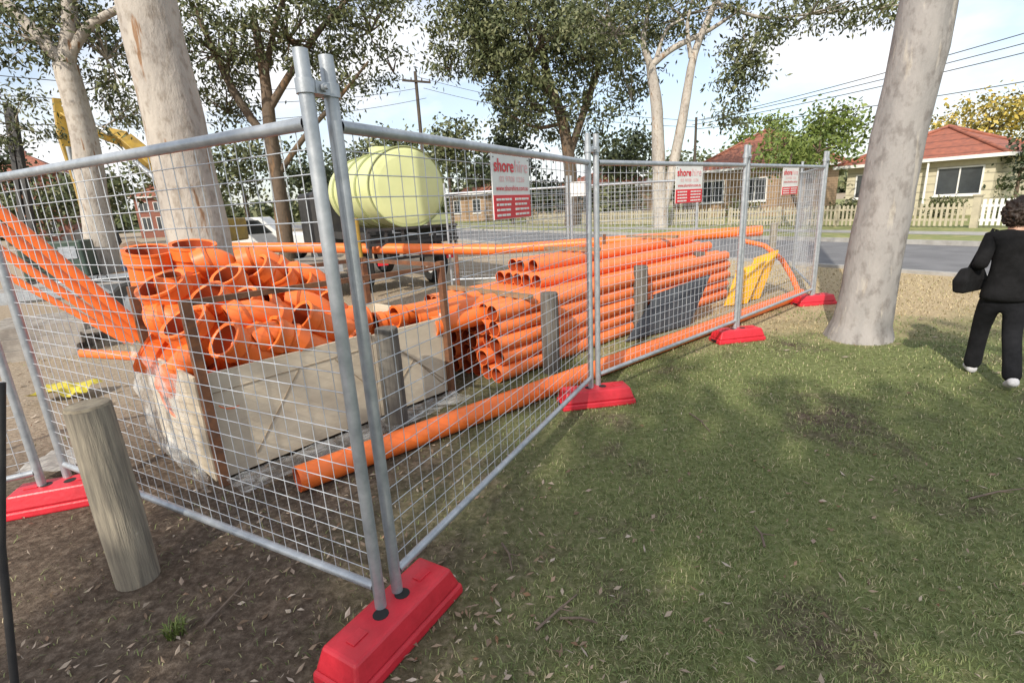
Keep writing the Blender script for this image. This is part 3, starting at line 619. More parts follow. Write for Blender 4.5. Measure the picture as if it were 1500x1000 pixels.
tree('gum_tree','broad dense gum tree behind the hire sign, beyond the road',(bs.x,Y,.1),[(bs.x,Y,.1),P(836,250,Y),P(826,180,Y),P(800,110,Y),P(790,40,Y)],[.5,.4,.34,.26,.16],
 [([P(833,230,Y),P(860,150,Y),P(880,90,Y),P(890,20,Y)],[.26,.22,.16,.1]),([P(815,150,Y),P(760,90,Y),P(710,40,Y)],[.2,.16,.09]),([P(826,180,Y),P(785,190,Y),P(740,165,Y)],[.14,.1,.06])],
 [B(690,30,34,60,55,62,56,.54),B(780,60,33,75,60,98,56,.54),B(865,60,34,55,60,58,56,.54),B(800,150,34,70,35,36,54,.54),B(730,100,34,45,40,28,54,.5),B(660,95,35,30,20,10,50,.45),B(790,-40,34,150,40,44,34,.9),B(850,195,36,50,30,20,50,.52)],.32,GUMB,LEAFG,twigs=.3,aspect=.18)
def bgtree(px,Y,ytop,ybot,wpx,label,leaf,name='leafy_tree',n=60,size=.5,cone=False,lean=0):
    c=P(px,(ytop+ybot)/2,Y); k=Y/FPX; rx=wpx/2*k; rz=(ybot-ytop)/2*k; cr=size*1.5; size=size*.62
    if cone: bl=[(V((c.x,Y,c.z+rz*(-.8+.4*i))),(rx*(1-.2*i),rx*(1-.2*i),rz*.28),int(n*(1-.17*i)/3),48,cr*.8) for i in range(5)]
    else:
        bl=[(c,(rx*.75,rx*.75,rz*.75),n//2,48,cr)]
        for i in range(4): bl.append((c+V((rx*.55*math.cos(i*1.7+px),rx*.4*math.sin(i*1.7),rz*.4*math.sin(i*2.3+px))),(rx*.45,rx*.45,rz*.45),n//6,48,cr*.8))
    b0=V((c.x-lean,Y,.1)); tree(name,label,b0,[b0,(b0+c)/2,c],[.035*rx+.09,.03*rx+.06,.05],[],bl,size,GUMB,leaf,'trees beyond the road',twigs=.2,aspect=.3,droop=.2,n=10)
bgtree(655,46,178,270,90,'mid green tree just right of the tank beyond the road',LEAFG,n=46,size=.6)
bgtree(745,42,128,260,70,'dark pointed tree behind the largest hire sign',LEAFD,n=60,size=.55,cone=True)
bgtree(915,50,180,275,90,'dense green tree left of the pale twin trunk',LEAFD,n=50,size=.65)
bgtree(1192,24,145,258,190,'bright green bushy tree between the two houses',LEAFB,n=86,size=.30)
bgtree(1108,46,168,245,80,'small bright green tree behind the brown tiled roof',LEAFB,n=30,size=.5)
bgtree(1452,42,130,232,150,'golden yellow tree behind the right hand house',LEAFY,n=76,size=.5)
bgtree(1497,22,190,290,30,'dark shrub at the right edge beside the weatherboard house',LEAFD,n=16,size=.3)
bgtree(560,60,190,290,120,'olive green tree behind the tank',LEAFG,n=50,size=.8)
bgtree(470,55,210,310,110,'green tree seen right of the dark stems',LEAFD,n=44,size=.75)
bgtree(350,60,190,300,130,'green tree behind the dark stems near the thick trunk',LEAFG,n=44,size=.8)
bgtree(260,70,215,310,130,'dull green tree behind the thick pale trunk',LEAFG,n=40,size=.9)
bgtree(140,45,240,325,120,'green tree behind the yellow digger, in front of the brick building',LEAFG,n=40,size=.7)
bgtree(-15,60,195,320,80,'far dark tree at the left edge beyond the brick building',LEAFD,n=30,size=.8)
bgtree(60,40,272,335,110,'low green shrubbery below the left brick building',LEAFG,n=36,size=.6)
bgtree(990,60,220,285,90,'low green tree behind the twin trunk',LEAFG,n=30,size=.8)
bgtree(705,60,225,285,100,'low green trees above the tan house roof',LEAFD,n=30,size=.8)
bgtree(800,40,262,318,110,'wide green bush in front of the low roofed house',LEAFD,n=36,size=.5)
bgtree(900,36,268,322,70,'green bush left of the pale twin trunk behind the picket fence',LEAFG,n=28,size=.45)
Y=20.5; bs=P(1168,335,Y)
tree('street_tree','thin crooked young tree in front of the picket fence',(bs.x,Y,.11),[(bs.x,Y,.11),P(1175,310,Y),P(1163,290,Y)],[.13,.11,.09],
 [([P(1170,305,Y),P(1195,285,Y),P(1205,240,Y)],[.08,.06,.03]),([P(1163,290,Y),P(1152,260,Y),P(1160,225,Y)],[.07,.05,.03])],[B(1200,215,20.5,30,22,10,34,.3),B(1150,205,20.5,25,20,8,34,.3)],.17,GUMB,LEAFB,'trees beyond the road',n=10)
mb=MB()
for i in range(70):
    a=math.radians(-58+116*i/69+R.uniform(-.5,.5)); d=R.uniform(150,190); leaves(mb,(d*math.sin(a),d*math.cos(a),R.uniform(1,4)),(7,5,R.uniform(3,6)),14,22,1.6,1.9,.2,.4)
build('distant_trees',mb,LEAFG,kind='stuff',label='far line of trees closing the horizon',cat='trees')
for i,(tt,nn,s,lab) in enumerate(((9.9,27.6,.7,'clipped green shrub under the windows of the weatherboard house'),(13.6,27.2,.8,'round shrub at the left corner of the weatherboard house'),(6.9,25.2,.7,'green shrub by the white gate at right'),(18.5,26,1.0,'rounded shrub beside the brick house fence'))):
    c=T(tt,nn,.1+s*.6); t=thing('shrub',lab,'shrub',(c.x,c.y,.1),0,'garden shrubs')
    m_=MB(); leaves(m_,c,(s*.8,s*.8,s*.6),30,40,.18,.10,.1,.4); build('foliage',m_,LEAFG,t,world=True)
# ------------------------------------------------------------ houses
def house(name,label,loc,rotz,W,D,eave,ridge,wall,roof,wins=(),door=None,over=.5,gable=False,chim=None):
    t=thing(name,label,'house' if name!='brick_building' else 'building',loc,rotz)
    m_=MB(); m_.box(0,W,0,D,0,eave); build('wall',m_,wall,t)
    m_=MB(); o=over; x0,x1,y0,y1=-o,W+o,-o,D+o; z0=eave+.02
    w_=x1-x0; d_=y1-y0
    if w_<=d_: r0=(W/2,y0+w_/2,ridge); r1=(W/2,y1-w_/2,ridge); fs=[(0,1,4),(1,2,5,4),(2,3,5),(3,0,4,5)]
    else: r0=(x0+d_/2,D/2,ridge); r1=(x1-d_/2,D/2,ridge); fs=[(0,1,5,4),(1,2,5),(2,3,4,5),(3,0,4)]
    m_.add([(x0,y0,z0),(x1,y0,z0),(x1,y1,z0),(x0,y1,z0),r0,r1],fs); m_.add([(x0,y0,z0),(x1,y0,z0),(x1,y1,z0),(x0,y1,z0)],[(3,2,1,0)])
    ro=build('roof',m_,roof,t)
    m_=MB()
    for c in ((x0,y0),(x1,y0),(x1,y1),(x0,y1)):
        k=r0 if (V(r0)-V((c[0],c[1],ridge))).length<(V(r1)-V((c[0],c[1],ridge))).length else r1
        m_.tube([(c[0],c[1],z0+.02),(k[0],k[1],k[2]+.03)],.09,6)
    m_.tube([V(r0)+V((0,0,.03)),V(r1)+V((0,0,.03))],.09,6); build('ridge_cap',m_,roof,ro)
    m_=MB(); g=.11
    m_.box(x0-.05,x1+.05,y0-.06,y0+.05,z0-.13,z0+.015); m_.box(x0-.05,x1+.05,y1-.05,y1+.06,z0-.13,z0+.015); m_.box(x0-.055,x0+.05,y0+.06,y1-.06,z0-.13,z0+.015); m_.box(x1-.05,x1+.055,y0+.06,y1-.06,z0-.13,z0+.015)
    build('gutter',m_,WHITEP,t)
    for (x,z,ww,hh,npn) in wins:
        m_=MB(); f=.06; y=-.045
        m_.box(x-f,x+ww+f,y,-.002,z-f,z); m_.box(x-f,x+ww+f,y,-.002,z+hh,z+hh+f); m_.box(x-f,x,y,-.002,z,z+hh); m_.box(x+ww,x+ww+f,y,-.002,z,z+hh)
        for k in range(1,npn): m_.box(x+ww*k/npn-.025,x+ww*k/npn+.025,y,-.002,z,z+hh)
        wn=build('window',m_,WHITEP,t)
        m_=MB(); m_.box(x,x+ww,-.018,-.004,z,z+hh); build('pane',m_,GLASSD,wn)
        m_=MB(); m_.box(x-.1,x+ww+.1,-.11,-.003,z-f-.06,z-f-.002); build('sill',m_,WHITEP,wn)
    if door:
        x,ww,hh=door; m_=MB(); m_.box(x,x+ww,-.03,-.003,.15,hh); dd=build('door',m_,TIMBER,t); m_=MB(); m_.box(x+.08,x+.12,-.07,-.031,1.0,1.1); build('handle',m_,GALV,dd)
    if chim:
        m_=MB(); m_.box(chim[0],chim[0]+.6,chim[1],chim[1]+.6,ridge-1.2,ridge+.7); build('chimney',m_,BRICKR,ro)
    return t
RZ=math.radians(-60)
p=T(14.65,29,.1); ha=house('weatherboard_house','cream weatherboard house with red tiled hip roof behind the thick trunk',p,RZ,5.85,6,2.5,4.05,BOARD,TILE,[(3.9,.95,1.55,1.1,2),(.5,.95,.9,1.05,2)],(2.2,.85,2.1),over=.45)
m_=MB(); m_.tube([(3.6,-.4,0),(3.6,-.4,2.4)],.05,8); build('porch_post',m_,WHITEP,ha)
p=T(25.2,30,.1); hb=house('brick_house','tan brick house with brown tiled hip roof left of the bushy tree',p,RZ,6.2,6.5,3.0,5.4,BRICK,TILE2,[(.7,1.0,1.7,1.3,2),(3.9,1.0,1.5,1.3,2)],(2.8,.9,2.2))
m_=MB(); m_.box(-5.6,-.1,1.0,6,2.75,2.95); build('carport_roof',m_,WHITEP,hb)
m_=MB(); m_.box(-5.4,-.3,5,5.2,0,2.74); build('carport_wall',m_,BRICK,hb)
for x in (-5.3,-2.8,-.4):
    m_=MB(); m_.box(x,x+.25,1.2,1.45,0,2.74); build('carport_pillar',m_,BRICK,hb)
p=T(58,26,.1); house('brick_house','distant tan house behind the back fence right of the tank',p,RZ,9,8,2.9,4.6,BRICK,TILE2,[(1,.9,1.8,1.4,2),(6,.9,1.8,1.4,2)],(4,.9,2.2))
p=T(44,31,.1); house('brick_house','distant house with low roof behind the largest hire sign',p,RZ,8,7,2.7,4.2,BRICK,TILE2,[(1,.9,1.8,1.4,2),(5.2,.9,1.8,1.4,2)],(3.6,.9,2.2))
c=P(22,250,64); house('brick_building','red brick building with tiled roof at far left behind the digger',(c.x-3,64,0),math.radians(25),6,6,8.6,10.8,BRICKR,TILE2,[(.8,1,1.0,1.6,2),(3.8,1,1.0,1.6,2),(.8,4.8,1.0,1.6,2),(3.8,4.8,1.0,1.6,2)],chim=(2,4))
c=P(212,290,66); house('brick_building','distant red brick building left of the thick pale trunk',(c.x-1.5,66,0),math.radians(15),3.6,5,5.0,6.4,BRICKR,TILE2,[(.5,1,.9,1.5,2),(2.1,1,.9,1.5,2),(.5,3.3,.9,1.0,2),(2.1,3.3,.9,1.0,2)],over=.35)
def pickets(t0,t1,n,label,h=.82):
    p=T(t1,n,.11); t=thing('picket_fence',label,'fence',p,RZ,'picket fences across the road'); Ln=t1-t0
    m_=MB(); x=0
    while x<Ln: 
        m_.add([(x,-.01,.05),(x+.07,-.01,.05),(x+.07,-.01,h-.05),(x+.035,-.01,h),(x,-.01,h-.05),(x,.01,.05),(x+.07,.01,.05),(x+.07,.01,h-.05),(x+.035,.01,h),(x,.01,h-.05)],[(0,1,2,3,4),(9,8,7,6,5),(0,5,6,1),(1,6,7,2),(2,7,8,3),(3,8,9,4),(4,9,5,0)]); x+=.15
    build('pickets',m_,CREAMP,t)
    for z in (.22,.6):
        m_=MB(); m_.box(0,Ln,.012,.05,z,z+.07); build('rail',m_,CREAMP,t)
    for x in [i*2.4 for i in range(int(Ln/2.4)+1)]:
        m_=MB(); m_.box(x,x+.1,.052,.15,0,h+.02); build('fence_post',m_,CREAMP,t)
pickets(7.0,16.0,21.5,'cream picket fence in front of the weatherboard house')
pickets(16.2,34,21.5,'cream picket fence in front of the brick house')
p=T(6.9,21.5,.11); t=thing('garden_gate','white picket gate with square posts at the right edge','gate',p,RZ)
for x in (0,1.5):
    m_=MB(); m_.box(x,x+.18,-.09,.09,0,1.0); m_.box(x-.03,x+.21,-.12,.12,1.002,1.05); build('gate_post',m_,CREAMP,t)
m_=MB()
for i in range(9): m_.box(.23+i*.14,.31+i*.14,-.012,.012,.08,.9)
m_.box(.19,1.49,.014,.05,.2,.28); m_.box(.19,1.49,.014,.05,.65,.73); build('gate_leaf',m_,WHITEP,t)
def pole(p,h,label,r=.105,arms=1):
    t=thing('utility_pole',label,'utility pole',(p.x,p.y,0),math.radians(30),'timber utility poles')
    m_=MB(); m_.tube([(0,0,0),(0,0,h)],[r,r*.7],12); build('shaft',m_,POLEW,t)
    for x,z in ((.8,h-.5),)[:arms]:
        m_=MB(); m_.box(-x,x,-.13,-.05,z-.05,z+.05); build('cross_arm',m_,POLEW,t)
        for x2 in (-.75,-.3,.3,.75):
            m_=MB(); m_.tube([(x2,-.09,z+.05),(x2,-.09,z+.17)],[.04,.03],8); build('insulator',m_,POLEW,t)
c=P(608,105,30); pole(c,c.z,'tall timber utility pole with cross arm left of the dense gum',.12)
c=P(1020,172,27.5); pole(c,c.z,'short timber utility pole beside the pale twin trunk',.085,0)
def wire(a,bb,sag,label,r=.014):
    a=V(a);bb=V(bb); m_=MB(); pts=[a.lerp(bb,i/16)-V((0,0,sag*4*(i/16)*(1-i/16))) for i in range(17)]; m_.tube(pts,r,5,cap=False)
    build('power_line',m_,BLACKM,origin=a,label=label,cat='cable',group='overhead power lines')
e=P(1020,180,27.5)
for i,(dn,z0) in enumerate(((0,7.2),(.5,6.75),(-.4,6.15),(0,4.75))):
    q=T(-8,21+dn,z0); wire((e.x+dn*.5,e.y,e.z+(.1 if i<2 else -.2*i+.3)),q,.45,['top','second','third','lowest'][i]+' overhead cable crossing the sky at upper right')
f=P(608,112,30)
for i,(px,py) in enumerate(((-60,105),(-60,135),(-60,180))):
    wire(P(px,py,16),f+V((-.5+.5*i,0,-.1-.5*i)),.5,['top','middle','lowest'][i]+' overhead cable crossing the sky at upper left',.012)
for i in range(2): wire(f+V((.4*i,0,-.6*i)),e+V((0,0,.1-.3*i)),.4,['upper','lower'][i]+' overhead cable between the two utility poles',.012)
# ------------------------------------------------------------ vehicles and plant
tt_=thing('tank_truck','pale green tank on a black truck frame behind the crate','truck',(-1.9,10.5,0),math.radians(34))
m_=MB(); n=48; rx,rz,zc=.80,.76,2.07
prof=[(-.055,.05),(-.052,.45),(-.04,.78),(-.02,.92),(-.005,.965),(.0,.985),(.012,1.0),(2.7,1.0),(2.73,.95),(2.8,.6),(2.82,.05)]
for j in range(len(prof)-1):
    vs=[]
    for y,k in prof[j:j+2]:
        for i in range(n): a=2*math.pi*i/n; vs.append((rx*k*math.cos(a),y,zc+rz*k*math.sin(a)))
    m_.add(vs,[(i,(i+1)%n,n+(i+1)%n,n+i) for i in range(n)],True)
m_.add([(rx*.05*math.cos(2*math.pi*i/n),-.055,zc+rz*.05*math.sin(2*math.pi*i/n)) for i in range(n)],[tuple(range(n))])
build('tank',m_,TANKM,tt_)
for y,mt_,rr_ in ((.0,TANKB,.018),(.75,TANKB,.03),(1.5,TANKB,.03),(2.3,TANKB,.03)):
    m_=MB(); q=[]
    for i in range(n+1): a=2*math.pi*i/n; q.append((rx*1.012*math.cos(a),y,zc+rz*1.012*math.sin(a)))
    m_.tube(q,rr_,6,cap=False); build('tank_band',m_,mt_,tt_)
m_=MB(); m_.tube([(0,1.2,2.8),(0,1.2,2.95)],.25,20); build('hatch',m_,TANKM,tt_)
m_=MB(); m_.box(-.42,-.32,0,4.8,.75,.95); m_.box(.32,.42,0,4.8,.75,.95)
for y in (0.02,1.2,2.4): m_.box(-.95,.95,y,y+.1,.96,1.1)
m_.box(-.95,-.88,0,3.2,1.101,1.25); m_.box(.88,.95,0,3.2,1.101,1.25); build('chassis',m_,BLACKM,tt_)
m_=MB()
for x in (-.95,-.6,-.25,.1,.45,.8,.93): m_.box(x-.025,x+.025,-.12,-.07,.72,1.3)
for z in (.72,1.02,1.3): m_.box(-.97,.97,-.15,-.121,z-.025,z+.025)
build('rear_rack',m_,BLACKM,tt_)
for x in (-.85,.85):
    for y in (.9,4.0):
        m_=MB(); m_.hollow([(-.13,.28),(-.14,.44),(-.1,.5),(.1,.5),(.14,.44),(.13,.28)],(x,y,.5),(x+1,y,.5),24); wh=build('wheel',m_,TYRE,tt_)
        m_=MB(); m_.tube([(x-.1,y,.5),(x+.1,y,.5)],.28,20); build('rim',m_,WHITEP,wh)
m_=MB(); m_.box(-.98,.98,3.45,5.1,.85,2.2); build('cab',m_,BLACKM,tt_,bevel=.08)
for x in (-.75,.75):
    m_=MB(); m_.box(x-.1,x+.1,-.19,-.152,.62,.72); build('tail_light',m_,SIGNRED,tt_)
m_=MB(); m_.tube([(-1.15,-.1,.3),(-1.15,-.1,1.55)],.05,10); build('marker_post',m_,YELM,tt_)
A0=V((-8.4,7.9,0)); B0=V((-3.3,9.9,0)); dd=B0-A0
tr_=thing('flatbed_trailer','grey flatbed trailer behind the thick pale trunk','trailer',A0,math.atan2(dd.y,dd.x)); Ln=dd.length
m_=MB()
for i in range(9): m_.box(0,Ln,.02+i*.24,.245+i*.24,.66,.70)
build('deck',m_,PALLETM,tr_)
m_=MB(); m_.box(-.03,Ln+.03,-.06,.0,.56,.705); m_.box(-.03,Ln+.03,2.2,2.26,.56,.705); m_.box(Ln+.031,Ln+.09,-.06,2.26,.56,.705); m_.box(0,Ln,.6,.7,.45,.655); m_.box(0,Ln,1.5,1.6,.45,.655); build('frame',m_,GALV,tr_)
for x in (Ln*.4,Ln*.55):
    for y in (-.18,2.38):
        m_=MB(); m_.hollow([(-.1,.2),(-.11,.33),(-.07,.37),(.07,.37),(.11,.33),(.1,.2)],(x,y,.37),(x,y+1,.37),22); wh=build('wheel',m_,TYRE,tr_)
        m_=MB(); m_.tube([(x,y-.08,.37),(x,y+.08,.37)],.2,16); build('rim',m_,GALV,wh)
m_=MB(); m_.box(Ln*.3,Ln*.65,-.26,-.07,.76,.80); build('mudguard',m_,BLACKM,tr_)
TM=PM[tr_.name]
# load on the trailer and plant around it
for i,(x,y,l,wd,ang) in enumerate(((.5,.35,1.8,1.0,.05),(.7,.55,1.7,.9,-.10),(2.9,.4,1.6,1.1,.08))):
    c=TM@V((x,y,.703+(.035 if i==1 else 0))); t=thing('steel_plate',['lower grey steel plate lying on the left of the trailer deck','upper grey steel plate lying askew on the left of the trailer deck','grey steel plate on the right of the trailer deck'][i],'steel plate',c,math.atan2(dd.y,dd.x)+ang,'steel plates on the trailer')
    m_=MB(); m_.box(0,l,0,wd,0,.03); build('plate',m_,[CONC,GALV,RUST][i],t,bevel=.004)
    m_=MB(); m_.tube([(l*.5-.08,.12,.03),(l*.5-.06,.12,.08),(l*.5+.06,.12,.08),(l*.5+.08,.12,.03)],.012,6); build('lifting_loop',m_,BLACKM,t)
for i in range(5):
    a=TM@V((1.2+.1*i,1.5+.13*i,.73+.004*i)); bb=TM@V((4.7-.12*i,1.45+.13*i,.74)); m_=MB(); m_.beam(a,bb,.11,.05); build('plank',m_,TIMBER,origin=a,label='brown timber plank on the trailer deck, %s from the front edge'%ORD[i],cat='plank',group='planks on the trailer')
c=TM@V((.2,1.3,.705)); t=thing('generator','dark green generator box standing on the left of the trailer deck','generator',c,math.atan2(dd.y,dd.x))
GRN=M('generator_paint',(.05,.085,.06),(.03,.05,.04),5,.5)
m_=MB(); m_.box(0,.95,0,.65,.06,.72); build('housing',m_,GRN,t,bevel=.03)
m_=MB()
for k in range(6): m_.box(.1,.5,-.012,-.002,.18+k*.07,.21+k*.07)
build('vent',m_,RECESS_SHADE,t)  # dark bars paint the shade of the vent slots
m_=MB(); m_.box(.6,.85,-.014,-.003,.4,.62); build('control_panel',m_,GALV,t)
m_=MB(); m_.tube([(.75,.35,.72),(.75,.35,.9),(.8,.35,.95)],.03,8); build('exhaust',m_,RUST,t)
for y in (.02,.55):
    m_=MB(); m_.box(0,.95,y,y+.08,0,.058); build('skid',m_,BLACKM,t)
ut=thing('parked_ute','white utility vehicle parked behind the trailer between the two left trunks','vehicle',(-11.6,18.0,0),math.radians(12))
m_=MB(); vs=[(0,0,.45),(4.6,0,.45),(4.6,0,1.0),(3.5,0,1.08),(2.95,0,1.68),(1.9,0,1.70),(1.75,0,1.02),(0,0,1.0)]; k=len(vs)
m_.add(vs+[(a,1.7,c_) for a,b_,c_ in vs],[tuple(range(k)),tuple(range(2*k-1,k-1,-1))]+[(i,k+i,k+(i+1)%k,(i+1)%k) for i in range(k)]); build('body',m_,WHITEP,ut,bevel=.05)
m_=MB(); m_.add([(1.95,-.008,1.1),(3.3,-.008,1.12),(2.88,-.008,1.58),(2.0,-.008,1.6)],[(0,1,2,3)]); build('window',m_,GLASSD,ut)
for x in (.85,3.75):
    for y in (.02,1.68):
        m_=MB(); m_.hollow([(-.1,.2),(-.11,.32),(-.07,.36),(.07,.36),(.11,.32),(.1,.2)],(x,y,.36),(x,y+1,.36),20); wh=build('wheel',m_,TYRE,ut)
        m_=MB(); m_.tube([(x,y-.09,.36),(x,y+.09,.36)],.2,14); build('rim',m_,GALV,wh)
for y in (.2,1.35):
    m_=MB(); m_.box(-.03,.0,y,y+.15,.75,.95); build('tail_light',m_,SIGNRED,ut)
def pallet(x,y,z,rz,label):
    t=thing('pallet',label,'pallet',(x,y,z),rz,'stacked timber pallets')
    for i in range(7):
        m_=MB(); m_.box(0,1.15,i*.172,.1+i*.172,.12,.142); build('top_slat',m_,PALLETM,t)
    for y_ in (0,.5,1.03):
        m_=MB(); m_.box(0,1.15,y_,y_+.1,.022,.119); build('bearer',m_,PALLETM,t)
        m_=MB(); m_.box(0,1.15,y_,y_+.1,0,.02); build('bottom_slat',m_,PALLETM,t)
for i in range(3): pallet(-6.9+.03*i,6.2+.04*i,.145*i,math.radians(20+3*i),['lowest','middle','topmost'][i]+' grey timber pallet in the stack left of the crate')
Y=15.5
ex=thing('excavator','yellow excavator with raised arm behind the slender forked gum at left','excavator',(P(283,340,Y).x,Y+.6,0))
def beamw(name,pts,wd,mat,dep=.3):
    m_=MB()
    for i in range(len(pts)-1): m_.tube([pts[i],pts[i+1]],[wd[i],wd[i+1]],4,smooth=False)
    return build(name,m_,mat,ex,world=True,bevel=.02)
beamw('boom',[P(255,300,Y),P(228,242,Y),P(185,205,Y),P(128,188,Y)],[.26,.29,.24,.16],YELM)
beamw('stick',[P(84,145,Y),P(96,198,Y),P(118,270,Y),P(130,325,Y)],[.16,.26,.22,.16],YELM)
beamw('linkage',[P(90,165,Y),P(130,190,Y),P(140,194,Y)],[.13,.16,.13],YELM)
for a,bb,rr_ in ((P(235,268,Y-.3),P(170,213,Y-.3),.08),(P(160,196,Y-.35),P(92,155,Y-.35),.07),(P(100,215,Y-.32),P(120,300,Y-.32),.06)):
    m_=MB(); mid=a.lerp(bb,.55); m_.tube([a,mid],rr_,8); m_.tube([mid,bb],rr_*.55,8); build('hydraulic_ram',m_,GALV,ex,world=True)
c=P(130,335,Y); m_=MB(); m_.add([c+V(v) for v in ((-.5,-.45,-.2),(.45,-.45,.15),(.55,-.45,-.45),(0,-.45,-.95),(-.5,.45,-.2),(.45,.45,.15),(.55,.45,-.45),(0,.45,-.95))],[(0,1,2,3),(7,6,5,4),(1,5,6,2),(2,6,7,3),(3,7,4,0)]); build('bucket',m_,BLACKM,ex,world=True)
m_=MB(); m_.box(-.6,.9,-.9,.9,1.0,1.7); build('body',m_,YELM,ex,bevel=.06)
m_=MB(); m_.box(-.5,.5,-.98,-.05,1.2,2.4); cb=build('cab',m_,YELM,ex,bevel=.06); m_=MB(); m_.box(-.4,.4,-.992,-.983,1.7,2.3); build('window',m_,GLASSD,cb)
for y in (-1.0,.75):
    m_=MB(); q=[(-1.1,y,.42),(-.9,y,.1),(1.2,y,.1),(1.4,y,.42),(1.2,y,.8),(-.9,y,.8)]; m_.add(q+[(a,b_+.45,c_) for a,b_,c_ in q],[(0,1,2,3,4,5),(11,10,9,8,7,6)]+[(i,(i+1)%6,6+(i+1)%6,6+i) for i in range(6)]); build('track',m_,TYRE,ex,bevel=.05)
ms=thing('drill_mast','dark steel mast leaning at the left edge of the site','mast',(P(10,330,13).x,13,0))
for a,bb in (((10,150),(28,345)),((18,158),(42,345))):
    m_=MB(); m_.beam(P(a[0],a[1],13),P(bb[0],bb[1],13)-V((0,0,1)),.11); build('upright',m_,BLACKM,ms,world=True)
for i in range(6):
    m_=MB(); m_.beam(P(11+2.5*i,165+28*i,13),P(24+3*i,178+28*i,13),.06); build('lacing',m_,RUST,ms,world=True)
mb=MB(); vs=[];fs=[]; c=V((P(205,365,14).x,14,0))
for j in range(15):
    for i in range(29):
        x=(i/14-1); y=(j/7-1); rr=math.sqrt(x*x+y*y); z=max(0,1.25*(1-rr)**.8 if rr<1 else 0)*(1+.35*noise.noise(V((x*3,y*3,1))))+.04*noise.noise(V((x*12,y*12,0)))-.03
        vs.append(c+V((x*2.6,y*1.8,z)))
for j in range(14):
    for i in range(28): a=j*29+i; fs.append((a,a+1,a+30,a+29))
mb.add(vs,fs,True); build('spoil_heap',mb,M('spoil_soil',(.24,.14,.085),(.15,.09,.055),6,.95,0,.6,bscale=14),origin=c,label='heap of brown excavated soil behind the trailer at left',cat='soil heap')
for i,(px,lab) in enumerate(((172,'dark blue plastic drum left of the soil heap'),(197,'dark grey plastic drum right of the blue drum'))):
    c=P(px,330,11.6); m_=MB(); m_.hollow([(0,0),(0,.28),(.3,.3),(.31,.31),(.33,.3),(.6,.3),(.61,.31),(.63,.3),(.88,.28),(.9,.26),(.9,0)],(c.x,11.6,0.0),(c.x,11.6,2),20)
    build('drum',m_,M('drum_paint',[(.03,.05,.12),(.05,.05,.055)][i],None,6,.45),origin=(c.x,11.6,0),label=lab,cat='drum')
for i in range(4):
    a=G(20+28*i,470+6*i,.12+.05*i); bb=a+V((2.2,1.1+.15*i,0)); m_=MB(); m_.beam(a,bb,.18,.045); build('plank',m_,PALLETM,origin=a,label='grey plank lying on the ground left of the crate, %s from the left'%ORD[i],cat='plank',group='planks left of the crate')
def tuft(c,n,h,label,mat):
    mb=MB()
    for i in range(n):
        a=R.uniform(0,6.28); l=R.uniform(.5,1)*h; x,y=c.x+R.gauss(0,.02),c.y+R.gauss(0,.02); dx,dy=math.cos(a),math.sin(a); ln=R.uniform(.3,.9); wd=.0022
        mb.add([(x-dy*wd,y+dx*wd,0),(x+dy*wd,y-dx*wd,0),(x+dx*l*ln*.5+dy*wd,y+dy*l*ln*.5-dx*wd,l*.7),(x+dx*l*ln*.5-dy*wd,y+dy*l*ln*.5+dx*wd,l*.7),(x+dx*l*ln,y+dy*l*ln,l*.75)],[(0,1,2,3),(3,2,4)],True)
    build('grass_tuft',mb,mat,origin=(c.x,c.y,0),label=label,cat='grass tuft')
tuft(G(258,930),60,.09,'green grass tuft on bare soil left of the front red foot',LEAFB)
# ------------------------------------------------------------ person
SKINM=M('skin',(.42,.24,.16),(.36,.20,.13),8,.5)
CLOTH=M('black_cloth',(.0055,.0055,.006),(.011,.011,.012),12,.95,0,.4,spec=.2)
TROU=M('charcoal_trousers',(.007,.0075,.009),(.013,.0135,.016),12,.95,0,.4,spec=.2)
HAIRM=M('dark_brown_hair',(.016,.010,.007),(.042,.024,.015),30,.6,0,.6)
SHOEM=M('white_shoe',(.62,.62,.63),(.45,.45,.47),14,.6)
pe=thing('person','person seen from behind walking away in black jacket and dark trousers with white shoes','person',(3.95,3.93,0),math.radians(-30))
pe.scale=(.97,.97,.97)
def skin(name,vs,es,rad,mat,parent,sub=2):
    me=bpy.data.meshes.new(name); me.from_pydata(vs,es,[]); o=bpy.data.objects.new(name,me); COL.objects.link(o); me.materials.append(mat); o.parent=parent
    md=o.modifiers.new('Skin','SKIN'); md.use_smooth_shade=True
    for i,r_ in enumerate(rad):
        sv=me.skin_vertices[0].data[i]; sv.radius=r_ if hasattr(r_,'__len__') else (r_,r_); sv.use_root=(i==0)
    s=o.modifiers.new('Sub','SUBSURF'); s.levels=sub; s.render_levels=sub; return o
LH=(-.185,.19,.97); RH=(.215,.10,.73)
def hand(base,fw,vs,es,rad,root):
    b0=V(base); palm=b0+V((0,.012,-.05)); vs.append(tuple(palm)); rad.append((.026,.016)); pi=len(vs)-1; es.append((root,pi))
    for k,(ox,l) in enumerate(((-.024,.058),(-.008,.066),(.008,.062),(.022,.05))):
        a=palm+V((0,ox,-.03)); m1=a+V((-fw*.006,.004,-l*.5)); e_=m1+V((-fw*.018,.006,-l*.42)); i0=len(vs)
        vs.extend([tuple(a),tuple(m1),tuple(e_)]); rad.extend([.010,.0085,.007]); es.extend([(pi,i0),(i0,i0+1),(i0+1,i0+2)])
    a=palm+V((0,.03,.012)); e_=a+V((-fw*.012,.022,-.035)); i0=len(vs); vs.extend([tuple(a),tuple(e_)]); rad.extend([.010,.008]); es.extend([(pi,i0),(i0,i0+1)])
vs=[(0,0,.84),(0,0,.98),(0,.01,1.12),(0,.01,1.22),(0,.015,1.29),(0,.03,1.36),(0,.035,1.43),(0,.03,1.475)]
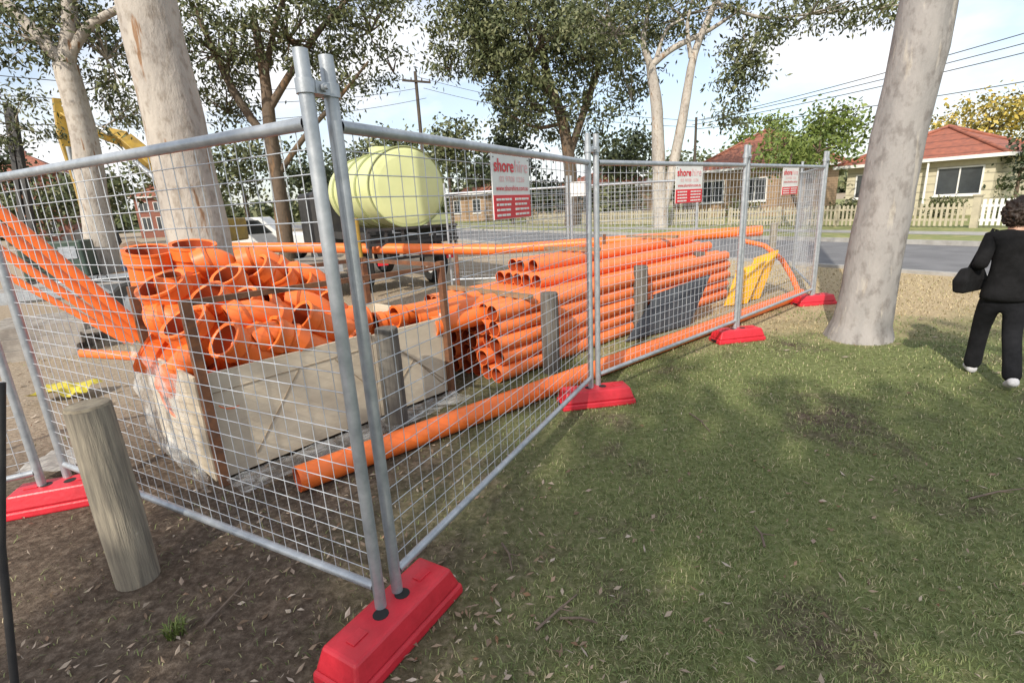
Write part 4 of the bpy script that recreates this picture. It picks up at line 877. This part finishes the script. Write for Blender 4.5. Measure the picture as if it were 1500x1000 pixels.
rad=[(.12,.09),(.10,.075),(.115,.08),(.09,.065),(.045,.045),(.062,.07),(.07,.085),(.05,.06)]
es=[(i,i+1) for i in range(7)]
def chain(pts,rs,root):
    for p_,r_ in zip(pts,rs):
        vs.append(p_); rad.append(r_); es.append((root,len(vs)-1)); root=len(vs)-1
    return root
el=chain([(-.145,.01,1.225),(-.205,-.09,1.005),LH],[.042,.034,.026],3); hand(LH,-1,vs,es,rad,el)
er=chain([(.145,.01,1.225),(.19,-.05,.98),RH],[.042,.034,.026],3); hand(RH,1,vs,es,rad,er)
chain([(-.075,.03,.76),(-.075,.15,.46),(-.07,.23,.09),(-.07,.32,.035)],[.075,.046,.032,.028],0)
chain([(.075,0,.76),(.08,-.02,.44),(.075,-.25,.13),(.08,-.20,.05)],[.075,.046,.032,.028],0)
chain([(0,.115,1.415)],[.016],6)
skin('body',vs,es,rad,SKINM,pe)
for x in (-.03,.03):
    m_=MB(); m_.tube([(x,.108,1.435),(x,.122,1.435)],[.010,.007],8); build('eye',m_,WHITEP,pe)
vs=[(0,-.01,.68),(0,-.005,.77),(0,0,.88),(0,0,1.0),(0,.01,1.12),(0,.01,1.225),(0,.015,1.285)]; rad=[(.195,.14),(.178,.128),(.148,.108),(.132,.10),(.15,.108),(.13,.08),(.055,.05)]; es=[(i,i+1) for i in range(6)]
chain([(-.155,.01,1.218),(-.212,-.095,1.005),(-.188,.15,.975)],[.058,.054,.042],5); chain([(.155,.01,1.218),(.205,-.055,.985),(.218,.085,.76)],[.058,.054,.042],5)
skin('jacket',vs,es,rad,CLOTH,pe)
vs=[(0,0,.86),(0,0,.78)]; rad=[(.14,.10),(.14,.105)]; es=[(0,1)]
chain([(-.078,.04,.66),(-.075,.15,.45),(-.07,.20,.24),(-.07,.225,.04)],[.088,.068,.064,.068],1); chain([(.078,0,.66),(.08,-.02,.44),(.077,-.15,.26),(.076,-.25,.08)],[.088,.068,.064,.068],1)
skin('trousers',vs,es,rad,TROU,pe)
for pts in (((-.07,.17,.045),(-.07,.27,.045),(-.072,.36,.035)),((.077,-.30,.11),(.08,-.22,.065),(.084,-.14,.03))):
    skin('shoe',list(pts),[(0,1),(1,2)],[(.042,.044),(.044,.04),(.036,.028)],SHOEM,pe)
bm=bmesh.new(); bmesh.ops.create_icosphere(bm,subdivisions=5,radius=1)
for v in bm.verts:
    d=v.co.copy(); k=1+.18*noise.noise(d*4)+.18*noise.noise(d*9)+.10*noise.noise(d*20)
    y=.02+d.y*.112*k
    if d.y>.35: y=.02+(.035+(d.y-.35)*.06)*k
    v.co=V((d.x*.112*k,y,1.41+d.z*.122*k))
me=bpy.data.meshes.new('hair'); bm.to_mesh(me); bm.free(); me.polygons.foreach_set('use_smooth',[True]*len(me.polygons)); me.materials.append(HAIRM)
o=bpy.data.objects.new('hair',me); COL.objects.link(o); o.parent=pe
hb_=thing('handbag','black shoulder bag tucked under the left elbow of the walking person','bag',PM[pe.name]@V((-.225,.03,.745)),math.radians(-66))
m_=MB(); m_.add([(-.045,-.15,0),(.045,-.15,0),(.045,.15,0),(-.045,.15,0),(-.055,-.165,.10),(.055,-.165,.10),(.055,.165,.10),(-.055,.165,.10),(-.03,-.12,.20),(.03,-.12,.20),(.03,.12,.20),(-.03,.12,.20)],[(3,2,1,0),(0,1,5,4),(1,2,6,5),(2,3,7,6),(3,0,4,7),(4,5,9,8),(5,6,10,9),(6,7,11,10),(7,4,8,11),(8,9,10,11)],False); build('bag_body',m_,CLOTH,hb_,bevel=.02)
m_=MB(); m_.tube([(0,-.05,.19),(.03,-.01,.34),(.07,.05,.50),(.08,.08,.49),(.04,.08,.34),(0,.09,.19)],.011,8); build('strap',m_,CLOTH,hb_)
